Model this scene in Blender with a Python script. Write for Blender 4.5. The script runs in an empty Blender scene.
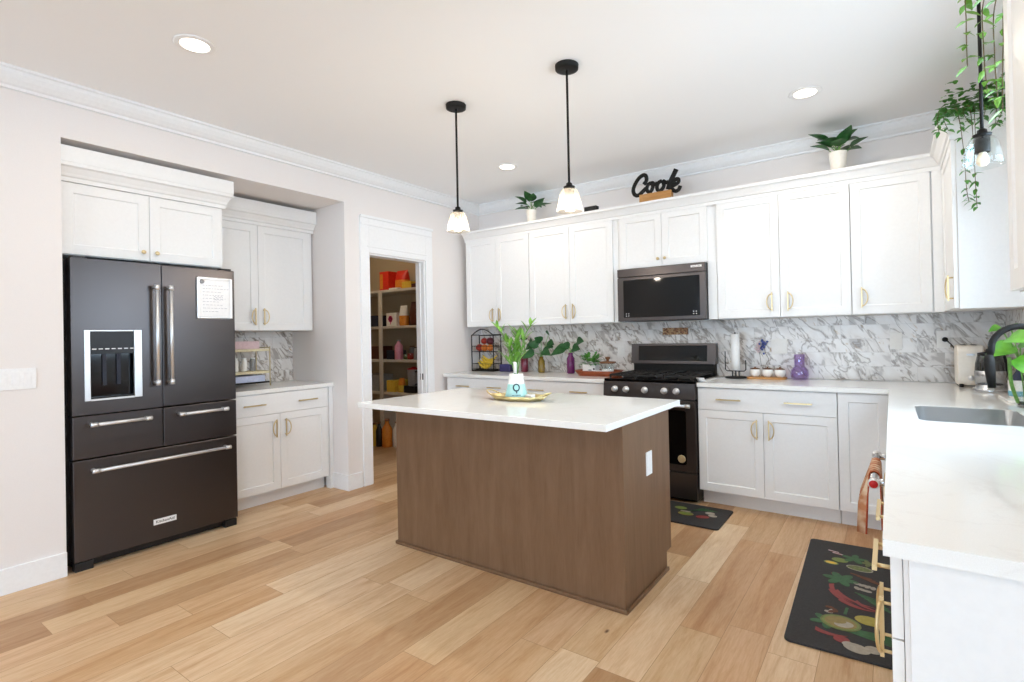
import bpy, bmesh, math, random
from mathutils import Vector, Matrix
random.seed(7)
PI = math.pi
SC = bpy.context.scene
COL = SC.collection

# ---------------------------------------------------------------- camera, world, light, exposure
def set_camera():
    cd = bpy.data.cameras.new('camera'); co = bpy.data.objects.new('camera', cd); COL.objects.link(co)
    f, cx, cy, cz, yaw, pit, rol = 524.04, 3.8214, -4.5801, 1.2991, .6076, .0067, -.0202
    cd.sensor_fit = 'HORIZONTAL'; cd.sensor_width = 36; cd.lens = f / 1024 * 36
    cd.shift_x = -15.16 / 1024; cd.shift_y = -9.95 / 1024
    cd.clip_start = .05; cd.clip_end = 200
    F = Vector((-math.sin(yaw) * math.cos(pit), math.cos(yaw) * math.cos(pit), math.sin(pit)))
    r0 = Vector((math.cos(yaw), math.sin(yaw), 0)); u0 = r0.cross(F)
    R = r0 * math.cos(rol) + u0 * math.sin(rol); U = -r0 * math.sin(rol) + u0 * math.cos(rol)
    m = Matrix((R, U, -F)).transposed().to_4x4(); m.translation = (cx, cy, cz)
    co.matrix_world = m
    SC.camera = co
set_camera()
SC.view_settings.view_transform = 'Standard'; SC.view_settings.look = 'None'
SC.view_settings.gamma = 1; SC.view_settings.use_curve_mapping = False
SC.view_settings.exposure = -0.80
SC.cycles.max_bounces = 10; SC.cycles.diffuse_bounces = 6; SC.cycles.transparent_max_bounces = 16
SC.cycles.caustics_reflective = False; SC.cycles.caustics_refractive = False
SC.cycles.use_denoising = True

def set_world():
    w = bpy.data.worlds.new('world'); SC.world = w; w.use_nodes = True
    nt = w.node_tree; bg = nt.nodes['Background']
    bg.inputs[0].default_value = (.58, .78, 1, 1); bg.inputs[1].default_value = 10.8
set_world()

def area(name, loc, target, sx, sy, power, col, spread=PI):
    l = bpy.data.lights.new(name, 'AREA'); l.shape = 'RECTANGLE'; l.size = sx; l.size_y = sy
    l.energy = power; l.color = col; l.spread = spread
    o = bpy.data.objects.new(name, l); COL.objects.link(o); o.location = loc
    o.rotation_euler = (Vector(target) - Vector(loc)).to_track_quat('-Z', 'Y').to_euler()
    return o
SKY = (.76, .88, 1)
area('ceiling_fill_light', (2.6, -11.25, .55), (2.6, -4.6, 2.75), 4.6, .8, 50, (.70, .85, 1), 1.9)  # added uplight that lifts the ceiling; no such source is known
area('added_east_daylight', (7.8, -7.8, 1.4), (0, -3.6, 1.5), 3.4, 2.0, 12, (.78, .89, 1))  # added fill, set at the invented east window out of view
area('added_sink_daylight', (4.70, -2.0, 1.66), (2.8, -2.1, 1.0), .98, 1.0, 60, (.72, .86, 1))  # added side light outside the invented sink window

# ---------------------------------------------------------------- materials
def lin(c):
    return tuple(((v / 12.92) if v <= .04045 else ((v + .055) / 1.055) ** 2.4) for v in c)
def hexc(h):
    return lin(tuple(int(h[i:i + 2], 16) / 255 for i in (0, 2, 4)))
MATS = {}
def mat(name, col='ffffff', rough=.5, metal=0, spec=.5, emit=None, es=0, coat=0, trans=0, ior=1.45):
    m = bpy.data.materials.new(name); m.use_nodes = True
    b = m.node_tree.nodes['Principled BSDF']
    c = hexc(col) if isinstance(col, str) else col
    b.inputs['Base Color'].default_value = (*c, 1); b.inputs['Roughness'].default_value = rough
    b.inputs['Metallic'].default_value = metal; b.inputs['Specular IOR Level'].default_value = spec
    b.inputs['Coat Weight'].default_value = coat; b.inputs['Transmission Weight'].default_value = trans
    b.inputs['IOR'].default_value = ior
    if emit: b.inputs['Emission Color'].default_value = (*hexc(emit), 1); b.inputs['Emission Strength'].default_value = es
    MATS[name] = m; return m
class N:
    def __init__(s, m): s.t = m.node_tree; s.b = s.t.nodes['Principled BSDF']
    def n(s, typ, **k):
        x = s.t.nodes.new('ShaderNode' + typ)
        for a, v in k.items(): setattr(x, a, v)
        return x
    def l(s, a, b): s.t.links.new(a, b)
    def coords(s, scale=(1, 1, 1), rot=(0, 0, 0), obj=True):
        g = s.n('NewGeometry'); mp = s.n('Mapping'); mp.inputs['Scale'].default_value = scale; mp.inputs['Rotation'].default_value = rot
        if obj:
            tc = s.n('TexCoord'); s.l(tc.outputs['Object'], mp.inputs[0])
        else: s.l(g.outputs['Position'], mp.inputs[0])
        return mp.outputs[0]
    def noise(s, v, scale, detail=3, rough=.5, dist=0):
        x = s.n('TexNoise'); x.inputs['Scale'].default_value = scale; x.inputs['Detail'].default_value = detail
        x.inputs['Roughness'].default_value = rough; x.inputs['Distortion'].default_value = dist
        s.l(v, x.inputs['Vector']); return x
    def ramp(s, f, stops):
        r = s.n('ValToRGB'); e = r.color_ramp.elements
        while len(e) < len(stops): e.new(.5)
        for i, (p, c) in enumerate(stops):
            e[i].position = p; e[i].color = (*(hexc(c) if isinstance(c, str) else c), 1)
        s.l(f, r.inputs[0]); return r.outputs[0]
    def mix(s, f, a, b, mode='MIX'):
        x = s.n('Mix', data_type='RGBA', blend_type=mode)
        for i, v in ((0, f), (6, a), (7, b)):
            if isinstance(v, (int, float)): x.inputs[i].default_value = v
            elif isinstance(v, (tuple, str)): x.inputs[i].default_value = (*(hexc(v) if isinstance(v, str) else v), 1)
            else: s.l(v, x.inputs[i])
        return x.outputs[2]
    def math(s, op, a, b=None):
        x = s.n('Math', operation=op)
        for i, v in ((0, a), (1, b)):
            if v is None: continue
            if isinstance(v, (int, float)): x.inputs[i].default_value = v
            else: s.l(v, x.inputs[i])
        return x.outputs[0]
    def bump(s, h, strength, dist=.01):
        x = s.n('Bump'); x.inputs['Strength'].default_value = strength; x.inputs['Distance'].default_value = dist
        s.l(h, x.inputs['Height']); s.l(x.outputs[0], s.b.inputs['Normal'])

def speckle(m, a, b, scale=400, amt=.04):
    n = N(m); nz = n.noise(n.coords(), scale, 2)
    n.l(n.ramp(nz.outputs[0], [(.35, a), (.65, b)]), n.b.inputs['Base Color'])

m = mat('wall_paint', 'ebe6e3', .85, spec=.2); speckle(m, 'eae5e2', 'ece7e4', 250, .03)
m = mat('ceiling_paint', 'f6f7f8', .9, spec=.2); speckle(m, 'f5f6f7', 'f7f8f9', 250, .03)
m = mat('trim_paint', 'f0f1f2', .42, spec=.4); speckle(m, 'eff0f1', 'f2f3f4', 60, .01)
m = mat('cabinet_paint', 'eeeeed', .4, spec=.4); speckle(m, 'ededec', 'efefee', 60, .01)
m = mat('pantry_paint', 'b7a78c', .9, spec=.15); speckle(m, 'b4a488', 'baaa90', 200, .03)
m = mat('pantry_shelf', 'cfc6b8', .6); speckle(m, 'ccc3b5', 'd3cabc', 60, .01)

def quartz():
    m = mat('quartz', 'f1f1ee', .09, spec=.55); n = N(m); v = n.coords(obj=False)
    a = n.noise(v, 2.2, 6, .6, 1.2)
    d = n.math('ABSOLUTE', n.math('SUBTRACT', a.outputs[0], .5))
    veins = n.ramp(d, [(0, 'ecebe8'), (.02, 'f1f1ee'), (1, 'f3f3f1')])
    sp = n.noise(v, 500, 1)
    n.l(n.mix(.25, veins, n.ramp(sp.outputs[0], [(.4, 'eaeae6'), (.6, 'f6f6f4')])), n.b.inputs['Base Color'])
quartz()

def marble(name, axis):
    m = mat(name, 'e6e3df', .22, spec=.5); n = N(m)
    g = n.n('NewGeometry'); sep = n.n('SeparateXYZ'); n.l(g.outputs['Position'], sep.inputs[0])
    u = sep.outputs[0 if axis == 'x' else 1]; z = sep.outputs[2]
    cb = n.n('CombineXYZ'); n.l(u, cb.inputs[0]); n.l(n.math('SUBTRACT', z, .001), cb.inputs[1])
    br = n.n('TexBrick'); br.offset = .5
    for k, v in (('Scale', 1), ('Mortar Size', .0012), ('Mortar Smooth', .1), ('Brick Width', .305), ('Row Height', .1016)):
        br.inputs[k].default_value = v
    br.inputs['Color1'].default_value = (0, 0, 0, 1); br.inputs['Color2'].default_value = (1, 1, 1, 1)
    br.inputs['Mortar'].default_value = (.5, .5, .5, 1); n.l(cb.outputs[0], br.inputs['Vector'])
    # every tile samples its own piece of veined stone
    off = n.n('VectorMath', operation='MULTIPLY'); n.l(br.outputs['Color'], off.inputs[0]); off.inputs[1].default_value = (3.1, 1.7, 2.3)
    rot0 = n.n('Mapping'); rot0.inputs['Rotation'].default_value = (0, 0, .95); n.l(cb.outputs[0], rot0.inputs[0])
    rot = n.n('Mapping'); rot.inputs['Scale'].default_value = (1.0, 2.3, 1); n.l(rot0.outputs[0], rot.inputs[0])
    ad = n.n('VectorMath', operation='ADD'); n.l(rot.outputs[0], ad.inputs[0]); n.l(off.outputs[0], ad.inputs[1])
    a = n.noise(ad.outputs[0], 3.6, 4, .55, .55)
    d = n.math('ABSOLUTE', n.math('SUBTRACT', a.outputs[0], .5))
    veins = n.ramp(d, [(0, 'a3998f'), (.010, 'bdb5ad'), (.035, 'ece8e4'), (1, 'f7f4f1')])
    c = n.noise(ad.outputs[0], 6.5, 4, .5, .5)
    cloud = n.ramp(c.outputs[0], [(.35, 'c6c0bb'), (.44, 'f1eeeb'), (.7, 'ffffff')])
    w = n.noise(ad.outputs[0], 9, 2, .5, 1)
    warm = n.ramp(w.outputs[0], [(.66, 'ffffff'), (.76, 'd3bb98')])
    base = n.mix(1, n.mix(1, veins, cloud, 'MULTIPLY'), warm, 'MULTIPLY')
    n.l(n.mix(br.outputs['Fac'], base, 'cfcac5'), n.b.inputs['Base Color'])
    n.bump(n.math('SUBTRACT', 1, br.outputs['Fac']), .25, .001)
    return m
marble('marble_tile_back', 'x'); marble('marble_tile_left', 'y')

def oak():
    m = mat('oak_floor', 'c19a72', .34, spec=.4); n = N(m)
    g = n.n('NewGeometry'); sep = n.n('SeparateXYZ'); n.l(g.outputs['Position'], sep.inputs[0])
    cb = n.n('CombineXYZ'); n.l(sep.outputs[1], cb.inputs[0]); n.l(sep.outputs[0], cb.inputs[1])
    br = n.n('TexBrick'); br.offset = .37; br.offset_frequency = 3; br.squash = .8; br.squash_frequency = 2
    for k, v in (('Scale', 1), ('Mortar Size', .0011), ('Mortar Smooth', .1), ('Brick Width', 1.15), ('Row Height', .178), ('Bias', 0)):
        br.inputs[k].default_value = v
    br.inputs['Color1'].default_value = (0, 0, 0, 1); br.inputs['Color2'].default_value = (1, 1, 1, 1)
    br.inputs['Mortar'].default_value = (.5, .5, .5, 1); n.l(cb.outputs[0], br.inputs['Vector'])
    off = n.n('VectorMath', operation='MULTIPLY'); n.l(br.outputs['Color'], off.inputs[0]); off.inputs[1].default_value = (13.1, 7.7, 5.3)
    st = n.n('Mapping'); st.inputs['Scale'].default_value = (.9, 9, 1); n.l(cb.outputs[0], st.inputs[0])
    ad = n.n('VectorMath', operation='ADD'); n.l(st.outputs[0], ad.inputs[0]); n.l(off.outputs[0], ad.inputs[1])
    grain = n.noise(ad.outputs[0], 1.6, 6, .62, 1.1)
    fine = n.noise(ad.outputs[0], 14, 5, .7, .3)
    tone = n.ramp(br.outputs['Color'], [(0, 'b18c69'), (.15, 'd0b08c'), (.35, 'dcc09c'), (.5, 'c99f78'), (.62, 'd9b997'), (.8, 'ead4b6'), (1, 'cfab84')])
    gcol = n.ramp(grain.outputs[0], [(.28, 'dcc6ac'), (.48, 'f5eee4'), (.62, 'fffdf9'), (.8, 'ecddcb')])
    fcol = n.ramp(fine.outputs[0], [(.3, 'f2ebe2'), (.6, 'ffffff')])
    knm = n.n('Mapping'); knm.inputs['Scale'].default_value = (1, 2, 1); n.l(cb.outputs[0], knm.inputs[0])
    vor = n.n('TexVoronoi'); vor.inputs['Scale'].default_value = 1.35; n.l(knm.outputs[0], vor.inputs['Vector'])
    knot = n.ramp(vor.outputs['Distance'], [(.012, '5a3c26'), (.03, 'ffffff')])
    c = n.mix(1, n.mix(.85, tone, gcol, 'MULTIPLY'), fcol, 'MULTIPLY')
    c = n.mix(.9, c, knot, 'MULTIPLY')
    n.l(n.mix(br.outputs['Fac'], c, 'a5805c'), n.b.inputs['Base Color'])
    n.l(n.ramp(fine.outputs[0], [(.3, (.46, .46, .46)), (.7, (.34, .34, .34))]), n.b.inputs['Roughness'])
    n.bump(n.math('SUBTRACT', fine.outputs[0], br.outputs['Fac']), .06, .002)
oak()

def wood(name, a, b, c, rough=.5, scale=(9, 9, .9), sp=.35):
    m = mat(name, a, rough, spec=sp); n = N(m); v = n.coords(scale, obj=False)
    g = n.noise(v, 2.5, 6, .6, .6); f = n.noise(v, 14, 4, .6)
    n.l(n.mix(.35, n.ramp(g.outputs[0], [(.3, a), (.5, b), (.7, c)]), n.ramp(f.outputs[0], [(.3, a), (.7, c)])), n.b.inputs['Base Color'])
    n.bump(f.outputs[0], .05, .001)
wood('island_wood', '6d5139', '775b43', '80644c', .42)
wood('tray_wood', '6b3018', '8a4325', '9d5533', .4, (3, 20, 20))
wood('pale_wood', 'a9753f', 'bd8a52', 'c99a63', .5, (3, 20, 20))

def brushed(name, col, rough, metal=1.0, scale=(4, 4, 160)):
    m = mat(name, col, rough, metal); n = N(m); v = n.coords(scale, obj=False); g = n.noise(v, 6, 3)
    n.l(n.ramp(g.outputs[0], [(.3, (rough * .96,) * 3), (.7, (rough * 1.05,) * 3)]), n.b.inputs['Roughness'])
brushed('black_stainless', '524d4c', .3, .85); brushed('dark_steel', '2c2a29', .35, .8)
brushed('stainless', 'c2c4c6', .26); brushed('chrome', 'dddddd', .34, .75); brushed('sink_steel', 'b2b5b7', .33, .65)
brushed('brass', 'dcc79a', .38, .85); brushed('gold', 'd8c68f', .3, .9)
def plain(name, a, b, rough=.5, spec=.5, sc=60, metal=0):
    m = mat(name, a, rough, metal, spec); speckle(m, a, b, sc, .02)
plain('black_plastic', '161618', '1b1b1d', .4); plain('matte_black', '151413', '1b1a18', .55, .3); plain('black_case', '121214', '19191b', .5)
plain('black_glass', '050607', '070809', .05, .35); plain('cast_iron', '1c1b1b', '272524', .6, sc=200)
plain('white_plastic', 'efefef', 'f4f4f4', .3); plain('cream_plastic', 'efe7da', 'f4ece0', .35); plain('white_ceramic', 'f1efea', 'f6f4f0', .15)
plain('pot_ceramic', 'e9e4da', 'efeae1', .5)
plain('paper', 'f0efec', 'f6f5f3', .9, .1, 150); plain('ink', 'a9adb6', '9a9ea8', .7)
plain('leaf_dark', '1f4a24', '2f6330', .4, sc=30); plain('leaf_mid', '3c7a2c', '55953a', .4, sc=30); plain('leaf_bright', '47851f', '66a22c', .38, sc=20)
plain('leaf_vine', '5f9434', '84b44a', .45, sc=30); plain('stem_green', '5f8f3f', '78a653', .5); plain('stem_brown', '5c4c33', '6c5b3f', .7)
plain('soil', '2f2319', '3d2e22', .95, .1, 90); plain('mat_rubber', '2f2e2f', '373637', .6, .3, 120)
plain('red_paint', 'b3161c', 'bf1d22', .4); plain('red_pack', 'd2281c', 'e03a22', .35); plain('orange_pack', 'db8128', 'e79638', .45); plain('yellow_pack', 'd9ae2e', 'e3bd48', .45)
plain('pink_plastic', 'd98ba0', 'e39bb0', .35); plain('pink_print', 'dc2f6c', 'e44a80', .6); plain('white_box', 'e6dfd3', 'eee8de', .7)
plain('brown_pack', '4a2319', '5a2c20', .4); plain('grey_plastic', '8c8c8c', '999999', .35); plain('dark_box', '1d2130', '262a3a', .5)
plain('bean_green', '5c6432', '6a723e', .5); plain('chili_red', '7e1d18', '8c241e', .4); plain('lime_green', '68782c', '74853a', .4); plain('lemon_yellow', '9a8c2c', 'a69838', .4)
plain('garlic_white', '9f978a', 'aba396', .6); plain('basil_green', '28552d', '306337', .5); plain('cinnamon', '5c321d', '6b3d24', .6); plain('oil_amber', '7c6824', '88732e', .3)
plain('apple_red', '8e1f1f', 'b03a28', .3, sc=12); plain('plum_dark', '4a1420', '5e1c28', .3); plain('orange_fruit', 'd9701e', 'e2822e', .45, sc=200); plain('banana_yellow', 'd8b52c', 'e2c243', .45)
plain('purple_tin', '2e2a55', '383363', .35); plain('aqua_glaze', 'a9dcd6', 'bce6e1', .3, sc=15); plain('dark_ink', '1f3440', '25404c', .5)
plain('towel_cloth', 'b07a58', 'd9c6ac', .95, .1, 25); plain('towel_stripe', 'a54a32', 'b65b40', .95, .1, 80); plain('blue_flower', '3c4a86', '5461a0', .6)
plain('pale_wire', 'c9b78f', 'd3c29c', .35, metal=.6); plain('rack_shelf', 'd5c9a3', 'ddd2af', .5); plain('brown_cap', '6b4326', '7d5231', .5)
plain('aqua_band', '5f9fb5', '74b0c4', .35); plain('navy', '20283f', '2a3350', .35)
plain('pinkish_card', 'd3b7bb', 'dcc3c6', .8); plain('bluish_paper', 'b9c0d6', 'c6cce0', .8)
def mosaic():
    m = mat('mosaic', 'a5703e', .35); n = N(m)
    vor = n.n('TexVoronoi'); vor.inputs['Scale'].default_value = 70; n.l(n.coords(obj=False), vor.inputs['Vector'])
    bw = n.n('RGBToBW'); n.l(vor.outputs['Color'], bw.inputs[0])
    n.l(n.ramp(bw.outputs[0], [(.2, '6b4024'), (.45, '9a663a'), (.6, 'a87a4c'), (.85, 'b9976c')]), n.b.inputs['Base Color'])
mosaic()
def glass(name, tint, gloss=.12, rough=.02, fres=1.35, dens=1.0):
    """thin see-through glass: tinted transmission with a fresnel reflection"""
    m = bpy.data.materials.new(name); m.use_nodes = True; t = m.node_tree; t.nodes.clear()
    o = t.nodes.new('ShaderNodeOutputMaterial'); tr = t.nodes.new('ShaderNodeBsdfTransparent'); gl = t.nodes.new('ShaderNodeBsdfGlossy')
    mx = t.nodes.new('ShaderNodeMixShader'); lw = t.nodes.new('ShaderNodeLayerWeight'); lw.inputs[0].default_value = .5
    pw = t.nodes.new('ShaderNodeMath'); pw.operation = 'POWER'; pw.inputs[1].default_value = 3.5; t.links.new(lw.outputs['Facing'], pw.inputs[0])
    ma = t.nodes.new('ShaderNodeMath'); ma.operation = 'MULTIPLY_ADD'; ma.inputs[1].default_value = .45; ma.inputs[2].default_value = gloss; t.links.new(pw.outputs[0], ma.inputs[0])
    tr.inputs[0].default_value = (*hexc(tint), 1); gl.inputs['Roughness'].default_value = rough
    gl.inputs[0].default_value = (.9, .9, .9, 1)
    t.links.new(ma.outputs[0], mx.inputs[0]); t.links.new(tr.outputs[0], mx.inputs[1]); t.links.new(gl.outputs[0], mx.inputs[2]); t.links.new(mx.outputs[0], o.inputs[0])
    MATS[name] = m
glass('clear_glass', 'fbfdfd', .03); glass('smoke_glass', '9ea3a6', .10); glass('shade_glass', 'fbf6ee', .06, .2)
def milky():
    t = MATS['shade_glass'].node_tree; out = [n for n in t.nodes if n.type == 'OUTPUT_MATERIAL'][0]; src = out.inputs[0].links[0].from_socket
    tl = t.nodes.new('ShaderNodeBsdfTranslucent'); tl.inputs[0].default_value = (.95, .92, .86, 1); mx = t.nodes.new('ShaderNodeMixShader'); mx.inputs[0].default_value = .12
    t.links.new(src, mx.inputs[1]); t.links.new(tl.outputs[0], mx.inputs[2]); t.links.new(mx.outputs[0], out.inputs[0])
milky(); glass('purple_glass', 'a892b8', .06); glass('window_glass', 'fafdff', .0)
def colour_glass(name, col):
    mat(name, col, .06, trans=.35, coat=.3)
colour_glass('plum_bottle', '7c2a6e'); colour_glass('red_bottle', '7c2038'); colour_glass('amber_bottle', '93751f'); glass('lilac_jar', 'e6daf2', .10)
mat('lamp_white', 'fff6e6', .5, emit='fff3e0', es=9); mat('bulb_glow', 'fff0d8', .5, emit='ffe2b0', es=11); mat('bulb_dim', 'f3e7d0', .4, emit='ffdca0', es=.25)
mat('display_dark', '101216', .08)

# ---------------------------------------------------------------- mesh builder
class B:
    def __init__(s, M=None): s.v = []; s.f = []; s.M = M; s.mats = []
    def _m(s, m):
        if m is None: return 0
        if m not in s.mats: s.mats.append(m)
        return s.mats.index(m)
    def add(s, vs, fs, m=None, smooth=False):
        o = len(s.v); k = s._m(m)
        for p in vs:
            p = Vector(p); s.v.append(s.M @ p if s.M else p)
        for f in fs: s.f.append(([i + o for i in f], k, smooth))
        return s
    def box(s, a, b, m=None):
        (x0, y0, z0), (x1, y1, z1) = a, b
        return s.add([(x0, y0, z0), (x1, y0, z0), (x1, y1, z0), (x0, y1, z0), (x0, y0, z1), (x1, y0, z1), (x1, y1, z1), (x0, y1, z1)],
                     [(0, 3, 2, 1), (4, 5, 6, 7), (0, 1, 5, 4), (1, 2, 6, 5), (2, 3, 7, 6), (3, 0, 4, 7)], m)
    def tube(s, pts, r, n=10, m=None, closed=False, flat=1.0, up=None, caps=True):
        pts = [Vector(p) for p in pts]; N_ = len(pts)
        rs = r if isinstance(r, (list, tuple)) else [r] * N_
        vs, fs = [], []; pv = None
        for i, p in enumerate(pts):
            a = pts[(i - 1) % N_] if (closed or i > 0) else p; b = pts[(i + 1) % N_] if (closed or i < N_ - 1) else p
            t = (b - a).normalized() if (b - a).length > 1e-9 else Vector((0, 0, 1))
            if up is not None: x = Vector(up) - t * t.dot(Vector(up))
            elif pv is None: x = t.orthogonal()
            else: x = pv - t * t.dot(pv)
            if x.length < 1e-6: x = t.orthogonal()
            x.normalize(); pv = x; y = t.cross(x)
            for k in range(n):
                an = 2 * PI * k / n; vs.append(p + x * math.cos(an) * rs[i] * flat + y * math.sin(an) * rs[i])
        for i in range(N_ if closed else N_ - 1):
            j = (i + 1) % N_
            for k in range(n): fs.append((i * n + k, i * n + (k + 1) % n, j * n + (k + 1) % n, j * n + k))
        if not closed and caps: fs.append(tuple(range(n - 1, -1, -1))); fs.append(tuple((N_ - 1) * n + k for k in range(n)))
        return s.add(vs, fs, m, True)
    def cyl(s, a, b, r, r2=None, n=24, m=None): return s.tube([a, b], [r, r if r2 is None else r2], n, m)
    def lathe(s, c, prof, n=28, m=None, axis='z', smooth=True):
        c = Vector(c); vs, fs = [], []
        for r, h in prof:
            for k in range(n):
                a = 2 * PI * k / n; x, y = r * math.cos(a), r * math.sin(a)
                vs.append(c + (Vector((x, y, h)) if axis == 'z' else Vector((x, h, y)) if axis == 'y' else Vector((h, x, y))))
        for i in range(len(prof) - 1):
            for k in range(n): fs.append((i * n + k, i * n + (k + 1) % n, (i + 1) * n + (k + 1) % n, (i + 1) * n + k))
        if prof[0][0] > 1e-5: fs.append(tuple(range(n - 1, -1, -1)))
        if prof[-1][0] > 1e-5: fs.append(tuple((len(prof) - 1) * n + k for k in range(n)))
        return s.add(vs, fs, m, smooth)
    def ball(s, c, r, n=16, m=None, squash=(1, 1, 1)):
        c = Vector(c); vs, fs = [], []; h = n // 2
        for i in range(h + 1):
            t = PI * i / h
            for k in range(n):
                a = 2 * PI * k / n
                vs.append(c + Vector((math.sin(t) * math.cos(a) * squash[0], math.sin(t) * math.sin(a) * squash[1], math.cos(t) * squash[2])) * r)
        for i in range(h):
            for k in range(n): fs.append((i * n + k, i * n + (k + 1) % n, (i + 1) * n + (k + 1) % n, (i + 1) * n + k))
        return s.add(vs, fs, m, True)
    def prism(s, poly, a, b, axis='z', m=None, smooth=False):
        """extrude a 2-D polygon from a to b along an axis"""
        def P(u, v, w): return (u, v, w) if axis == 'z' else (u, w, v) if axis == 'y' else (w, u, v)
        n = len(poly); vs = [P(u, v, a) for u, v in poly] + [P(u, v, b) for u, v in poly]
        fs = [tuple(range(n - 1, -1, -1)), tuple(range(n, 2 * n))] + [(i, (i + 1) % n, n + (i + 1) % n, n + i) for i in range(n)]
        return s.add(vs, fs, m, smooth)
    def leaf(s, base, d, length, width, droop=.3, m=None, curl=.15, seg=5, up=(0, 0, 1), tip=1.0):
        base = Vector(base); d = Vector(d).normalized(); up = Vector(up)
        side = d.cross(up)
        if side.length < 1e-3: side = Vector((1, 0, 0))
        side.normalize(); nrm = side.cross(d).normalized()
        vs, fs = [], []
        for i in range(seg + 1):
            t = i / seg; w = width * .5 * (math.sin(PI * min(1, t * .93 + .04) ** (.75 * tip)) + .02)
            p = base + d * (length * t) - Vector((0, 0, 1)) * (droop * length * t * t)
            vs += [p - side * w + nrm * curl * w, p, p + side * w + nrm * curl * w]
        for i in range(seg):
            a = i * 3; fs += [(a, a + 1, a + 4, a + 3), (a + 1, a + 2, a + 5, a + 4)]
        return s.add(vs, fs, m, True)
    def rbox(s, a, b, r, seg=5, m=None, axis='z'):
        """box whose four corners about the axis are rounded"""
        ix = {'z': (0, 1, 2), 'y': (0, 2, 1), 'x': (1, 2, 0)}[axis]
        u0, v0, w0 = (a[i] for i in ix); u1, v1, w1 = (b[i] for i in ix)
        return s.prism(rrect(u0, v0, u1, v1, r, seg), w0, w1, axis, m)
def rrect(u0, v0, u1, v1, r, seg=5):
    out = []
    for cx, cy, a0 in ((u1 - r, v1 - r, 0), (u0 + r, v1 - r, 90), (u0 + r, v0 + r, 180), (u1 - r, v0 + r, 270)):
        for k in range(seg + 1):
            a = math.radians(a0 + 90 * k / seg); out.append((cx + r * math.cos(a), cy + r * math.sin(a)))
    return out
def ellipse(cx, cy, rx, ry, n=20, rot=0):
    return [(cx + rx * math.cos(a) * math.cos(rot) - ry * math.sin(a) * math.sin(rot), cy + rx * math.cos(a) * math.sin(rot) + ry * math.sin(a) * math.cos(rot)) for a in (2 * PI * k / n for k in range(n))]
def spline(pts, k=6, closed=False):
    pts = [Vector(p) for p in pts]; n = len(pts); out = []
    for i in range(n if closed else n - 1):
        p0 = pts[(i - 1) % n] if (closed or i) else pts[0]; p1 = pts[i]; p2 = pts[(i + 1) % n]
        p3 = pts[(i + 2) % n] if (closed or i + 2 < n) else pts[-1]
        for j in range(k):
            t = j / k
            out.append(.5 * ((2 * p1) + (p2 - p0) * t + (2 * p0 - 5 * p1 + 4 * p2 - p3) * t * t + (3 * p1 - p0 - 3 * p2 + p3) * t ** 3))
    if not closed: out.append(pts[-1])
    return out

ORG = {}
def make(name, b, material=None, parent=None, bevel=0, seg=2):
    org = ORG.get(parent.name, Vector()) if parent else None
    if parent is None:
        xs, ys, zs = zip(*[tuple(v) for v in b.v]); org = Vector(((min(xs) + max(xs)) / 2, (min(ys) + max(ys)) / 2, min(zs)))
    me = bpy.data.meshes.new(name)
    me.from_pydata([tuple(v - org) for v in b.v], [], [f[0] for f in b.f])
    ms = b.mats if b.mats else [material]
    if b.mats and any(True for f in b.f) and material and material not in ms and False: pass
    for x in ms: me.materials.append(MATS[x])
    for p, f in zip(me.polygons, b.f): p.material_index = f[1]; p.use_smooth = f[2]
    bm = bmesh.new(); bm.from_mesh(me); bmesh.ops.remove_doubles(bm, verts=bm.verts, dist=1e-6)
    bmesh.ops.recalc_face_normals(bm, faces=bm.faces); bm.to_mesh(me); bm.free()
    o = bpy.data.objects.new(name, me); COL.objects.link(o)
    if parent: o.parent = parent
    else: o.location = org
    ORG[o.name] = org.copy()
    if bevel:
        md = o.modifiers.new('bevel', 'BEVEL'); md.width = bevel; md.segments = seg; md.limit_method = 'ANGLE'; md.angle_limit = math.radians(40); md.harden_normals = False
    return o
def tag(o, label, cat, group=None):
    o['label'] = label; o['category'] = cat
    if group: o['group'] = group
    return o
def thing(name, label, cat, loc, group=None):
    o = bpy.data.objects.new(name, None); COL.objects.link(o); o.location = loc; o.empty_display_size = .05
    ORG[o.name] = Vector(loc); return tag(o, label, cat, group)
def struct(name, b, m, bevel=0):
    o = make(name, b, m, None, bevel); o['kind'] = 'structure'; return o
def solo(name, b, m, label, cat, group=None, bevel=0):
    return tag(make(name, b, m, None, bevel), label, cat, group)
def copy_tree(o, parent=None):
    c = o.copy(); COL.objects.link(c)
    if parent: c.parent = parent
    for ch in list(o.children): copy_tree(ch, c)
    return c
def clone(o, loc, label, rotz=None):
    c = copy_tree(o); c.location = loc; c['label'] = label
    if rotz is not None: c.rotation_euler = (0, 0, rotz)
    return c
def text_builder(txt, size, M, depth=.001, material='ink'):
    cu = bpy.data.curves.new('lettering', 'FONT'); cu.body = txt; cu.size = size; cu.extrude = depth / 2; cu.align_x = 'CENTER'; cu.align_y = 'CENTER'
    cu.resolution_u = 3
    o = bpy.data.objects.new('lettering', cu); me = bpy.data.meshes.new_from_object(o)
    b = B(M); b.add([v.co for v in me.vertices], [tuple(p.vertices) for p in me.polygons], material)
    bpy.data.objects.remove(o); bpy.data.meshes.remove(me); bpy.data.curves.remove(cu); return b
# frames: local (u along the face, w outward, z up)
def FS(y): return Matrix(((1, 0, 0, 0), (0, -1, 0, y), (0, 0, 1, 0), (0, 0, 0, 1)))   # faces south
def FE(x): return Matrix(((0, 1, 0, x), (1, 0, 0, 0), (0, 0, 1, 0), (0, 0, 0, 1)))    # faces east
def FW(x): return Matrix(((0, -1, 0, x), (1, 0, 0, 0), (0, 0, 1, 0), (0, 0, 0, 1)))   # faces west

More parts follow.
